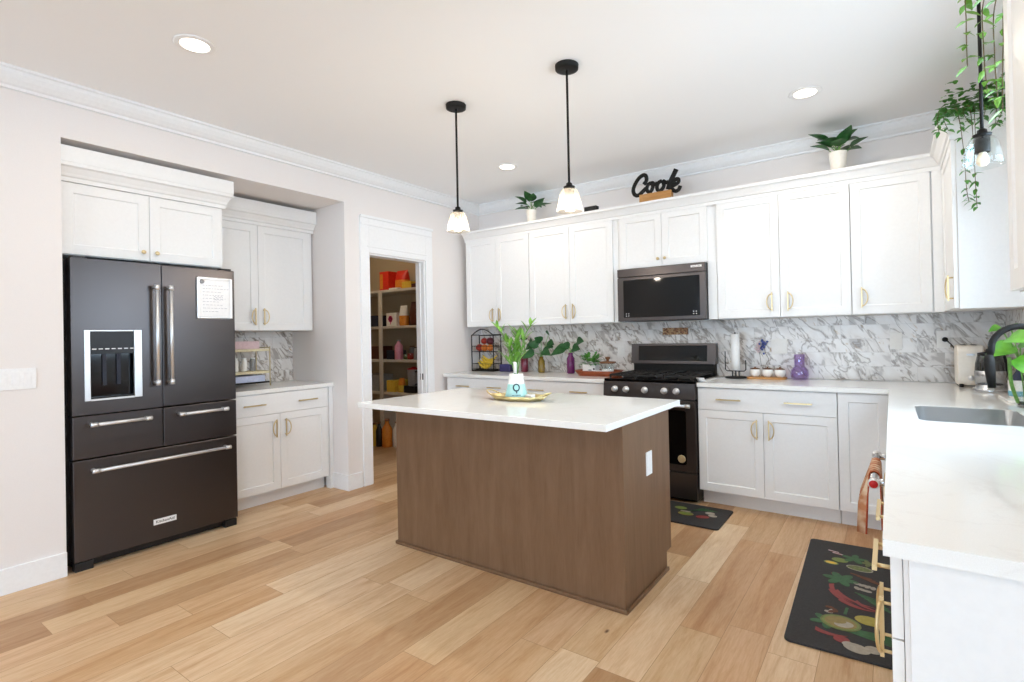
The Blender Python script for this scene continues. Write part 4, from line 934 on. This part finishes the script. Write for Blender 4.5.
cuttings('bottle_vase', 'amber glass bottle holding pothos cuttings on the back worktop', (.915, -.16, ZB), .036, .16, 'amber_bottle',
         [(-.05, -.05, .20, .13, .11, 2.9, -.2), (-.02, -.02, .27, .12, .10, 2.2, .3), (.05, .02, .27, .12, .10, .5, .1), (.09, 0, .38, .08, .07, 1.4, .5), (-.01, .02, .31, .11, .09, 1.7, .3), (.03, -.02, .22, .13, .10, -.3, -.1), (.09, 0, .30, .09, .08, .2, 0)])
cuttings('bottle_vase', 'bright purple glass bottle holding heart-leaved cuttings on the back worktop', (1.262, -.17, ZB), .040, .20, 'plum_bottle',
         [(-.05, 0, .25, .16, .12, 3.1, -.25), (.02, 0, .24, .12, .10, .3, .2), (.06, .02, .30, .12, .10, .6, .3), (-.02, .02, .26, .10, .09, 2.2, .2)])
tr = B(); P = [(.0, .0), (.02, .0)]
tr.prism(rrect(1.44, -.40, 1.80, -.18, .08, 8), ZB, ZB + .008); outer = rrect(1.40, -.43, 1.85, -.15, .12, 8); inner = rrect(1.44, -.40, 1.80, -.18, .08, 8); n = len(outer)
vs = [(x, y, ZB + .004) for x, y in inner] + [(x, y, ZB + .048) for x, y in outer] + [(x * .985 + 1.625 * .015, y * .97 - .29 * .03, ZB + .048) for x, y in outer] + [(x, y, ZB + .012) for x, y in inner]
tr.add(vs, [(k * n + i, k * n + (i + 1) % n, (k + 1) * n + (i + 1) % n, (k + 1) * n + i) for k in range(3) for i in range(n)], None, True)
solo('wooden_tray', tr, 'tray_wood', 'long dark reddish wooden tray on the worktop just left of the range', 'tray')
t = thing('potted_plant', 'small bushy plant in a white box pot on the wooden tray', 'plant', (1.545, -.29, ZB + .0125))
make('pot', B().rbox((1.48, -.34, ZB + .0125), (1.61, -.24, ZB + .10), .01, 3), 'white_ceramic', t, .002)
make('print', B().prism(ellipse(1.60, ZB + .06, .009, .009, 12), -.3415, -.3403, 'y').prism(ellipse(1.56, ZB + .05, .022, .004, 12), -.3415, -.3403, 'y'), 'matte_black', t)
lf = B(); rnd = random.Random(11)
for k in range(90):
    a = rnd.uniform(0, 2 * PI); e = rnd.uniform(.0, 1.4); r = rnd.uniform(.02, .075); p = (1.545 + r * math.cos(a) * 1.2, -.29 + r * math.sin(a) * .8, ZB + .10 + .09 * math.sin(e) * rnd.uniform(.2, 1))
    lf.leaf(p, (math.cos(a) * math.cos(e), math.sin(a) * math.cos(e), math.sin(e)), .05, .034, .3, None, .2, 3)
make('foliage', lf, 'leaf_mid', t)
t = thing('glass_canister', 'low glass canister with a dark wooden lid on the tray left of the range', 'canister', (1.715, -.29, ZB + .0125))
make('jar', B().lathe((1.715, -.29, ZB + .0125), [(.058, 0), (.062, .006), (.066, .095), (.062, .098), (.058, .09), (.055, .01), (0, .01)], 26), 'clear_glass', t)
make('contents', B().lathe((1.715, -.29, ZB + .024), [(.052, 0), (.053, .035), (0, .037)], 22), 'paper', t)
make('lid', B().lathe((1.715, -.29, ZB + .112), [(.072, 0), (.074, .004), (.074, .014), (.03, .018), (.014, .02), (.012, .032), (.022, .04), (.022, .055), (0, .06)], 26), 'brown_cap', t)
solo('paper_packet', B().box((1.62, -.385, ZB + .0125), (1.77, -.355, ZB + .05)), 'paper', 'white folded card lying in the wooden tray in front of the glass canister', 'card', bevel=.002)
solo('wall_plaque', B().box((2.132, -.018, 1.272), (2.362, -.0105, 1.333)), 'mosaic', 'small brown mosaic plaque on the tiles between microwave and range', 'plaque')

# ---------------------------------------------------------------- right of the range
ph = thing('paper_towel_holder', 'black wire stand with a slim white paper roll, right of the range', 'paper towel holder', (2.785, -.16, ZB))
make('base', B().lathe((2.785, -.16, ZB), [(.078, 0), (.08, .004), (.08, .012), (.074, .014), (0, .014)]), 'matte_black', ph)
q = B(); q.cyl((2.785, -.16, ZB + .012), (2.785, -.16, 1.285), .006, n=10); q.tube([(2.705, -.16, 1.13), (2.705, -.16, .985), (2.72, -.16, .972), (2.85, -.16, .972), (2.862, -.16, .985), (2.862, -.16, 1.06)], .0042, 8)
q.cyl((2.76, -.16, .974), (2.76, -.16, ZB + .012), .005, n=8); q.cyl((2.81, -.16, .974), (2.81, -.16, ZB + .012), .005, n=8); make('stand', q, 'matte_black', ph)
make('roll', B().lathe((2.785, -.16, .98), [(.01, 0), (.034, 0), (.034, .29), (.01, .29)], 24), 'paper', ph)
solo('bowl_board', B().rbox((2.87, -.20, ZB), (3.15, -.06, ZB + .014), .03), 'pale_wood', 'pale wooden board carrying three small white bowls', 'board', bevel=.002)
b0 = None
for k, x in enumerate((2.925, 3.015, 3.105)):
    lab = ('leftmost', 'middle', 'rightmost')[k] + ' of the three small white bowls with wooden lids on the pale board'
    if b0 is None:
        b0 = thing('bowl', lab, 'bowl', (x, -.13, ZB + .0145), 'small white bowls on the board')
        make('cup', B().lathe((x, -.13, ZB + .0145), [(.020, 0), (.024, .003), (.038, .02), (.041, .042), (.036, .06), (.033, .06), (.037, .042), (.034, .022), (0, .01)], 22), 'white_ceramic', b0)
        make('lid', B().lathe((x, -.13, ZB + .0735), [(.036, 0), (.037, .004), (.02, .010), (.006, .011), (.006, .02), (0, .021)], 20), 'brown_cap', b0)
    else: clone(b0, (x, -.13, ZB + .0145), lab)
fv = thing('flower_stem', 'dried flower stem with small blue and pink blossoms in front of the tiles', 'flower', (2.985, -.075, ZB + .0145))
q = B(); q.tube(spline([(2.985, -.05, ZB + .0145), (2.99, -.045, 1.02), (3.01, -.04, 1.06), (2.985, -.04, 1.12), (2.975, -.04, 1.2)]), .002, 5); q.tube(spline([(2.985, -.05, ZB + .03), (2.955, -.045, 1.02), (2.945, -.04, 1.1), (2.93, -.04, 1.15)]), .0017, 5)
make('stem', q, 'stem_brown', fv)
q = B(); rnd = random.Random(2)
for k in range(22): q.ball((2.978 + rnd.gauss(0, .011), -.045 + rnd.gauss(0, .006), 1.195 + rnd.gauss(0, .024)), .009, 8, 'blue_flower')
for k in range(16): q.ball((2.935 + rnd.gauss(0, .01), -.045 + rnd.gauss(0, .005), 1.155 + rnd.gauss(0, .022)), .008, 8, 'pinkish_card')
make('blossoms', q, None, fv)
solo('glass_jar', B().lathe((3.243, -.14, ZB), [(.045, 0), (.058, .01), (.064, .04), (.060, .075), (.040, .098), (.034, .104), (.036, .11), (.038, .19), (.036, .193), (.033, .19), (.031, .108), (.055, .07), (.058, .035), (.04, .012), (0, .01)], 30), 'lilac_jar', 'round lilac glass jar with a straight neck right of the three bowls', 'jar')

# toaster, kettle, faucet, pothos, cup
ts = thing('toaster', 'cream toaster standing in the corner under the wall cabinets', 'toaster', (4.22, -.24, ZB))
q = B(); q.prism(rrect(-.345, ZB + .012, -.145, ZB + .262, .045, 6), 4.155, 4.285, 'x'); make('body', q, 'cream_plastic', ts, .008)
q = B()
for x, y in ((4.175, -.32), (4.265, -.32), (4.175, -.17), (4.265, -.17)): q.cyl((x, y, ZB), (x, y, ZB + .02), .012, n=12)
make('feet', q, 'dark_steel', ts)
q = B(); q.box((4.182, -.31, ZB + .262), (4.205, -.18, ZB + .264)).box((4.232, -.31, ZB + .262), (4.255, -.18, ZB + .264)); make('slot', q, 'matte_black', ts)
q = B(); q.box((4.20, -.362, ZB + .20), (4.24, -.345, ZB + .21)); make('lever', q, 'chrome', ts); make('dial', B().lathe((4.22, -.3452, ZB + .06), [(.016, 0), (.016, -.012), (0, -.013)], axis='y'), 'chrome', ts)
kt = thing('electric_kettle', 'glass electric kettle with black handle beside the toaster', 'kettle', (4.285, -.55, ZB))
make('base', B().lathe((4.285, -.55, ZB), [(.078, 0), (.08, .004), (.08, .018), (.066, .022), (.066, .042), (0, .042)]), 'stainless', kt)
make('jug', B().lathe((4.285, -.55, ZB + .042), [(.062, 0), (.066, .006), (.07, .05), (.066, .12), (.055, .17), (.052, .17), (.062, .12), (.066, .05), (.06, .008), (0, .008)], 28), 'smoke_glass', kt)
make('band', B().lathe((4.285, -.55, ZB + .043), [(.0665, 0), (.071, .05), (.071, .075), (.067, .08)], 28), 'stainless', kt)
make('lid', B().lathe((4.285, -.55, ZB + .212), [(.056, 0), (.056, .012), (.02, .02), (.016, .035), (0, .037)]), 'black_plastic', kt)
make('handle', B().tube(spline([(4.325, -.505, ZB + .20), (4.355, -.47, ZB + .205), (4.365, -.455, ZB + .15), (4.36, -.465, ZB + .08), (4.33, -.50, ZB + .05)]), .010, 8), 'black_plastic', kt)
fc = thing('faucet', 'tall black gooseneck faucet arching over the sink', 'faucet', (4.34, -1.645, ZB))
make('base', B().lathe((4.345, -1.645, ZB), [(.028, 0), (.028, .006), (.02, .012), (.018, .10), (.014, .105)]), 'matte_black', fc)
q = B(); q.tube([(4.345, -1.645, ZB + .10), (4.345, -1.645, 1.20)] + [(4.255 + .09 * math.cos(a), -1.645, 1.20 + .092 * math.sin(a)) for a in [PI * k / 18 for k in range(1, 18)]] + [(4.165, -1.645, 1.195), (4.158, -1.645, 1.165)], .0125, 14); make('spout', q, 'matte_black', fc)
make('spray_head', B().tube([(4.158, -1.645, 1.175), (4.157, -1.645, 1.155), (4.160, -1.645, 1.10), (4.164, -1.645, 1.035)], [.0135, .019, .018, .014], 16), 'matte_black', fc)
make('lever', B().tube([(4.345, -1.665, ZB + .07), (4.345, -1.72, ZB + .085), (4.345, -1.75, ZB + .12)], .006, 8), 'matte_black', fc)
pp = thing('pothos_plant', 'large bright green pothos cutting in a clear glass beside the faucet', 'plant', (4.325, -1.30, ZB))
make('glass', B().lathe((4.325, -1.25, ZB), [(.03, 0), (.033, .005), (.036, .12), (.034, .12), (.031, .01), (0, .008)], 22), 'clear_glass', pp)
q = B(); lf = B()
for (x, y, z, dx, dz, L, W) in ((4.275, -1.38, 1.20, -.8, -.12, .13, .085), (4.29, -1.42, 1.22, .4, .2, .13, .11), (4.255, -1.20, 1.285, -.5, .0, .07, .045), (4.29, -1.2, 1.285, .4, .1, .07, .045), (4.27, -1.45, 1.15, .6, -.55, .13, .09), (4.33, -1.40, 1.25, .2, .4, .12, .10), (4.25, -1.43, 1.24, .3, .05, .14, .10)):
    q.tube(spline([(4.325, -1.25, ZB + .02), (4.315, -1.27, ZB + .14), (4.305, -1.3, 1.12), (x, y, z)], 4), .003, 6); lf.leaf((x, y, z), (dx, -.45, dz), L, W, .25, None, .25, 7, up=(0, -.7, .6), tip=.75)
q.tube(spline([(4.300, -1.26, ZB + .02), (4.27, -1.32, 1.03), (4.262, -1.34, 1.15)], 4), .0075, 8)
make('stems', q, 'stem_green', pp); make('leaves', lf, 'leaf_bright', pp)
solo('soap_tray', B().rbox((4.285, -1.12, ZB), (4.425, -.80, ZB + .012), .03), 'white_ceramic', 'white tray on the worktop behind the sink carrying the banded cup', 'tray', bevel=.003)
cp_ = thing('banded_cup', 'white cup with an aqua band on the white tray behind the sink', 'cup', (4.345, -.97, ZB + .0125))
make('cup', B().lathe((4.345, -.97, ZB + .0125), [(.034, 0), (.037, .004), (.042, .09), (.039, .09), (.034, .01), (0, .008)], 24), 'white_ceramic', cp_)
make('band', B().lathe((4.345, -.97, ZB + .022), [(.0385, 0), (.0395, .001), (.041, .026), (.0405, .027)], 24), 'aqua_band', cp_)
q = B(); bottle(q, (4.345, -.97, ZB + .024), .022, .145, 'navy', 'pale_wood', .3); solo('brush', q, None, 'dark blue dish brush standing in the banded cup', 'brush')
solo('sink_stopper', B().lathe((4.325, -1.17, ZB), [(.014, 0), (.014, .016), (0, .017)]), 'matte_black', 'small black cap on the worktop in front of the white tray', 'cap')

# ---------------------------------------------------------------- island centrepiece
tr = B(); c = (2.0, -2.07); outer = [(c[0] + .19 * math.cos(a) * (1 + .06 * math.cos(8 * a)), c[1] + .10 * math.sin(a) * (1 + .06 * math.cos(8 * a))) for a in [2 * PI * k / 64 for k in range(64)]]
inn = [(c[0] + (x - c[0]) * .80, c[1] + (y - c[1]) * .78) for x, y in outer]; n = 64
vs = [(x, y, ZB) for x, y in inn] + [(x, y, ZB + .028) for x, y in outer] + [(c[0] + (x - c[0]) * .97, c[1] + (y - c[1]) * .95, ZB + .029) for x, y in outer] + [(c[0] + (x - c[0]) * .97, c[1] + (y - c[1]) * .97, ZB + .005) for x, y in inn]
tr.add(vs, [(k * n + i, k * n + (i + 1) % n, (k + 1) * n + (i + 1) % n, (k + 1) * n + i) for k in range(3) for i in range(n)] + [tuple(range(n)), tuple(3 * n + i for i in range(n))], None, True)
gt = thing('gold_tray', 'scalloped gold tray with two handles on the island top', 'tray', (2.0, -2.07, ZB)); make('dish', tr, 'gold', gt)
for s in (-1, 1):
    make('handle', B().tube(spline([(2.0 + s * .165, -2.115, ZB + .026), (2.0 + s * .21, -2.10, ZB + .045), (2.0 + s * .225, -2.07, ZB + .05), (2.0 + s * .21, -2.04, ZB + .045), (2.0 + s * .165, -2.025, ZB + .026)]), .004, 8), 'gold', gt)
vz = thing('ceramic_vase', 'tapered white and aqua ceramic vase with a dark ring mark on the gold tray', 'vase', (1.99, -2.07, ZB + .0055))
vz0 = ZB + .0055; vp = [(.060, 0), (.066, .004), (.068, .018), (.060, .05), (.050, .09), (.044, .125), (.042, .15), (.038, .15), (.040, .12), (.05, .06), (.05, .012), (0, .010)]
b = B(); b.lathe((1.99, -2.07, vz0), vp, 32, 'aqua_glaze')
nf = 32
for i, f in enumerate(b.f):
    if i // nf >= 4 and i // nf <= 8: b.f[i] = (f[0], b._m('white_ceramic'), f[2])
make('body', b, None, vz)
dirv = Vector((3.82 - 1.99, -4.58 + 2.07, 0)).normalized(); sd = Vector((-dirv.y, dirv.x, 0)) * -1
def onv(u, z, off=.0015):    # point on the vase surface facing the room
    rs = [(.068, .018), (.060, .05), (.050, .09), (.044, .125)]; r = .066
    for (ra, za), (rb, zb) in zip(rs, rs[1:]):
        if za <= z <= zb: r = ra + (rb - ra) * (z - za) / (zb - za)
    a = u / r; p = Vector((1.99, -2.07, vz0 + z)) + (dirv * math.cos(a) - sd * math.sin(a)) * (r + off); return p
q = B(); q.tube([onv(.017 * math.cos(a), .072 + .019 * math.sin(a)) for a in [2 * PI * k / 24 for k in range(24)]], .0038, 6, closed=True); q.tube([onv(.002, .050), onv(0, .040)], .0035, 6)
for k in range(7): q.tube([onv(-.024 + .0075 * k, .024), onv(-.024 + .0075 * k, .031)], .0017, 5)
make('mark', q, 'dark_ink', vz)
lf = B(); st = B()
ln = [(-.05, 0, .33), (-.15, .02, .42), (.11, 0, .43), (-.01, .02, .38), (.02, -.02, .35), (.0, .0, .28), (-.09, .02, .24), (.03, .02, .30), (-.03, -.02, .30), (.01, .02, .36)]
for i, (dx, dy, dz) in enumerate(ln):
    P = spline([(1.99, -2.07, vz0 + .10), (1.99 + dx * .2, -2.07 + dy * .3, vz0 + .2), (1.99 + dx * .6, -2.07 + dy, vz0 + dz * .85), (1.99 + dx, -2.07 + dy, vz0 + dz)], 5)
    st.tube(P, .0032, 6)
    rnd = random.Random(i + 3)
    for j in range(6, len(P), 3):
        for s in ((-1, 1) if j > 8 else (1,)):
            lf.leaf(P[j], (s * .45 + (dx * 2), rnd.uniform(-.4, .4), .9), rnd.uniform(.07, .12), .020, .25, None, .3, 5)
make('stems', st, 'stem_green', vz); make('leaves', lf, 'leaf_vine', vz)
q = B(); q.tube([(1.99 + .015, -2.10, vz0 + .155), (2.02, -2.12, vz0 + .22)], .012, 8, flat=.25, up=(0, 1, 0)); make('tag', q, 'paper', vz)
q = B(); q.box((2.07, -2.10, ZB + .006), (2.115, -2.05, ZB + .038)); solo('candle', q, 'white_ceramic', 'small white block beside the vase on the gold tray', 'block', bevel=.008)

# ---------------------------------------------------------------- dishwasher, towel, mats
dw = thing('dishwasher', 'dishwasher under the right worktop with a steel bar handle', 'dishwasher', (4.1, -2.34, 0))
make('body', B().box((3.835, -2.64, .02), (4.42, -2.045, .88)), 'black_case', dw)
dd = make('door', B().box((3.812, -2.638, .115), (3.834, -2.047, .88)), 'cabinet_paint', dw, .003)
q = B(); q.cyl((3.764, -2.56, .80), (3.764, -2.13, .80), .0115, n=18)
for y in (-2.545, -2.145): q.cyl((3.764, y, .80), (3.813, y, .80), .011, n=14)
hd = make('handle', q, 'stainless', dd)
for y, s in ((-2.575, -1), (-2.115, 1)):
    make('end_cap', B().lathe((3.764, y, .80), [(.016, .012 * -s), (.017, 0), (.015, .006 * s), (.0135, .007 * s)], 20, axis='y'), 'chrome', hd)
    make('medallion', B().lathe((3.764, y + .0071 * s, .80), [(.0125, 0), (.0125, .001 * s), (0, .002 * s)], 20, axis='y'), 'red_paint', hd)
q = B()
def towel():
    q = B(); ny, prof = 26, [(.016, .47 + .15), (.015, .70), (.014, .77), (.0135, .80), (.010, .811), (0, .8155), (-.010, .811), (-.0135, .80), (-.016, .76), (-.020, .70), (-.024, .60)]
    vs = []; fs = []
    for t in (0, .003):
        for i in range(ny + 1):
            y = -2.47 + .22 * i / ny
            for dx, z in prof:
                k = (t * (1 if dx < 0 else -1)) if abs(dx) > .001 else 0
                wv = .0035 * math.sin(i * 1.25) * max(0, (.80 - z) * 5)
                vs.append((3.764 + dx * (1 if t == 0 else 1.25) + (-abs(math.sin(i * 1.25)) * min(.026, max(0, (.79 - z)) * .35) if dx < 0 else abs(wv) * .3), y + .012 * math.sin(z * 9) * (.8 - z), z + (.003 if (t and abs(dx) < .012) else 0)))
    m = len(prof); o = (ny + 1) * m
    for L in (0, o):
        for i in range(ny):
            for j in range(m - 1): a = L + i * m + j; fs.append((a, a + 1, a + m + 1, a + m))
    for i in range(ny): fs += [(i * m, (i + 1) * m, o + (i + 1) * m, o + i * m), (i * m + m - 1, o + i * m + m - 1, o + (i + 1) * m + m - 1, (i + 1) * m + m - 1)]
    for j in range(m - 1): fs += [(j, o + j, o + j + 1, j + 1), (ny * m + j, ny * m + j + 1, o + ny * m + j + 1, o + ny * m + j)]
    q.add(vs, fs, 'towel_cloth', True)
    for fi, f in enumerate(q.f):
        i = (fi % (ny * (m - 1))) // (m - 1) if fi < 2 * ny * (m - 1) else 1
        if i % 4 in (1,): q.f[fi] = (f[0], q._m('towel_stripe'), True)
    return q
solo('dish_towel', towel(), None, 'orange and cream striped dish towel hanging over the dishwasher handle', 'towel')

def blob(b, x, y, rx, ry, m, rot=0, z=0.0, n=18): b.prism(ellipse(x, y, rx, ry, n, rot), z, z + .0008, 'z', m)
def chili(b, x, y, L, a, w, m, z):
    P = [(x + L * (t - .5) * math.cos(a) - .15 * L * (4 * (t - .5) ** 2) * math.sin(a), y + L * (t - .5) * math.sin(a) + .15 * L * (4 * (t - .5) ** 2) * math.cos(a)) for t in [k / 8 for k in range(9)]]
    up = [(px + w * (1 - t) ** .6 * -math.sin(a), py + w * (1 - t) ** .6 * math.cos(a)) for (px, py), t in zip(P, [k / 8 for k in range(9)])]
    dn = [(px - w * (1 - t) ** .6 * -math.sin(a), py - w * (1 - t) ** .6 * math.cos(a)) for (px, py), t in zip(P, [k / 8 for k in range(9)])]
    b.prism(up[:-1] + [P[-1]] + dn[:-1][::-1], z, z + .0008, 'z', m)
def sprig(b, x, y, s, z, m='basil_green', n=5):
    for k in range(n):
        a = 2 * PI * k / n + x * 7; blob(b, x + s * math.cos(a), y + s * math.sin(a), s * .95, s * .5, m, a, z + .0001 * k, 12)
def kitchen_mat(label, x0, y0, x1, y1, rot, prints):
    t = thing('floor_mat', label, 'floor mat', ((x0 + x1) / 2, (y0 + y1) / 2, 0)); c = Vector(((x0 + x1) / 2, (y0 + y1) / 2, 0))
    M = Matrix.Translation(c) @ Matrix.Rotation(rot, 4, 'Z') @ Matrix.Translation(-c)
    q = B(M); q.rbox((x0, y0, .0005), (x1, y1, .011), .025, 5); make('pad', q, 'mat_rubber', t, .003)
    q = B(); prints(q, .0112); make('printed_vegetables', q, None, t); return t
def prints1(b, z):
    for k in range(4): b.prism(rot4(3.52 + .012 * k, -1.09 - .013 * k, .055, .005, -.25), z, z + .0008, 'z', 'cinnamon' if k % 2 else 'pinkish_card')
    blob(b, 3.56, -1.205, .040, .030, 'lime_green', 0, z); blob(b, 3.522, -1.265, .036, .022, 'lime_green', -.1, z + .0002); blob(b, 3.522, -1.265, .028, .016, 'yellow_pack', -.1, z + .0004)
    sprig(b, 3.625, -1.15, .034, z); sprig(b, 3.695, -1.18, .024, z, 'bean_green')
    blob(b, 3.655, -1.275, .062, .036, 'garlic_white', -.1, z + .0006); blob(b, 3.655, -1.275, .055, .030, 'bean_green', -.1, z + .0008)
    rnd = random.Random(1)
    for k in range(16): blob(b, 3.655 + rnd.gauss(0, .024), -1.275 + rnd.gauss(0, .011), .006, .004, 'lime_green', rnd.uniform(0, 3), z + .0011, 8)
    for k in range(5): b.prism(rot4(3.665 + .015 * k, -1.37 - .013 * k, .10, .006, -.3 - .05 * k), z + .0001 * k, z + .0008 + .0001 * k, 'z', 'cinnamon')
    sprig(b, 3.58, -1.46, .042, z, 'basil_green', 6); blob(b, 3.55, -1.40, .02, .011, 'cinnamon', .6, z)
    for k in range(7): blob(b, 3.655 + .022 * (k % 4), -1.475 - .03 * (k // 4) - .006 * k, .019, .012, 'garlic_white', .5 * k, z + .0002 * k, 12)
    for k, (x, y, L, a) in enumerate(((3.575, -1.64, .20, -1.0), (3.60, -1.69, .20, -.75), (3.64, -1.68, .20, -.55), (3.66, -1.74, .16, -.3), (3.70, -1.72, .12, -.5))): chili(b, x, y, L, a, .013, 'chili_red', z + .0002 * k)
    for k in range(6): b.prism(rot4(3.70 + .012 * k, -1.60 - .018 * k, .11, .004, -.35 - .06 * k), z, z + .0007, 'z', 'basil_green')
    for k in range(5): blob(b, 3.56 + .012 * (k % 3), -1.80 - .018 * (k % 2) - .01 * k, .018, .011, 'garlic_white' if k % 2 else 'cinnamon', k, z + .0002 * k, 12)
    b.prism(rot4(3.625, -1.80, .07, .006, 1.5), z, z + .0007, 'z', 'basil_green'); sprig(b, 3.56, -1.94, .035, z)
    blob(b, 3.612, -1.925, .078, .068, 'bean_green', 0, z + .001); blob(b, 3.612, -1.925, .070, .060, 'lime_green', 0, z + .0013); blob(b, 3.612, -1.925, .062, .052, 'oil_amber', 0, z + .0016); blob(b, 3.625, -1.935, .038, .028, 'garlic_white', .4, z + .0019); blob(b, 3.605, -1.92, .03, .018, 'oil_amber', .4, z + .0022)
    blob(b, 3.715, -1.845, .055, .042, 'lemon_yellow', 0, z + .0006)
    for k in range(9): b.prism(rot4(3.72, -1.945 - .007 * k, .20, .003, .12 - .04 * k), z + .0002, z + .0009, 'z', 'basil_green')
    chili(b, 3.585, -2.045, .12, .0, .016, 'chili_red', z); blob(b, 3.625, -2.065, .030, .026, 'chili_red', 0, z + .0006)
    blob(b, 3.68, -2.105, .048, .034, 'garlic_white', -.2, z + .0009); blob(b, 3.735, -2.085, .030, .028, 'garlic_white', .2, z + .0012); blob(b, 3.645, -2.085, .02, .012, 'garlic_white', .7, z + .0014)
def rot4(x, y, L, w, a):
    c, s = math.cos(a), math.sin(a); return [(x + c * u - s * v, y + s * u + c * v) for u, v in ((-L / 2, -w), (L / 2, -w), (L / 2, w), (-L / 2, w))]
def prints2(b, z):
    for ox in (0, -.42):
        blob(b, 2.53 + ox, -.80, .045, .03, 'lime_green', 0, z); blob(b, 2.60 + ox, -.905, .055, .035, 'oil_amber', 0, z + .0004); blob(b, 2.60 + ox, -.905, .045, .027, 'lime_green', 0, z + .0008)
        for k in range(7): b.prism(rot4(2.63 + .012 * k + ox, -.80 + .003 * k, .16, .004, 1.0 - .12 * k), z, z + .0007, 'z', 'basil_green')
        blob(b, 2.72 + ox, -.915, .045, .028, 'chili_red', .3, z + .0004); blob(b, 2.745 + ox, -.82, .034, .024, 'garlic_white', 0, z + .0008); blob(b, 2.775 + ox, -.865, .03, .022, 'garlic_white', 0, z + .001)
        for k in range(4): blob(b, 2.56 + .016 * k + ox, -.86, .014, .01, 'garlic_white', k, z + .001, 10)
kitchen_mat('long dark kitchen mat printed with vegetables in the right foreground', 3.405, -2.175, 3.855, -.93, .03, prints1)
kitchen_mat('dark vegetable-print mat on the floor in front of the range', 2.13, -1.095, 2.872, -.672, 0, prints2)

# ---------------------------------------------------------------- alcove rack
rk = thing('wire_rack', 'pale gold two-tier wire rack on the alcove worktop beside the refrigerator', 'rack', (-.62, -2.40, ZB)); y0, y1 = -2.62, -2.185; x0, x1 = -.72, -.50
q = B()
for y in (y0, y1):
    q = B()
    for x in (x0, x1): q.tube([(x, y, ZB), (x, y, 1.245)], .005, 8)
    q.tube([(x0, y, 1.235), (x1, y, 1.235)], .005, 8)
    make('side_frame', q, 'pale_wire', rk)
for z in (1.205, 1.02, ZB + .025): make('shelf', B().box((x0, y0, z), (x1, y1, z + (.02 if z > .95 else .012))), 'rack_shelf' if z > .95 else 'dark_steel', rk, .002)
solo('card_box', B().box((-.70, -2.58, 1.2255), (-.54, -2.25, 1.29)), 'pinkish_card', 'pale pinkish box lying on top of the wire rack', 'box', bevel=.003)
solo('paper_stack', B().box((-.70, -2.60, ZB + .0375), (-.515, -2.22, ZB + .09)), 'bluish_paper', 'stack of bluish white papers on the bottom tier of the wire rack', 'papers', bevel=.002)
for k in range(5):
    q = B(); bottle(q, (-.60, -2.56 + .07 * k, 1.0405), .022, .11, ('white_ceramic', 'grey_plastic', 'paper')[k % 3], 'paper', .2, .7); solo('spice_jar', q, None, 'small pale jar standing on the middle tier of the wire rack', 'jar', 'jars on the wire rack')
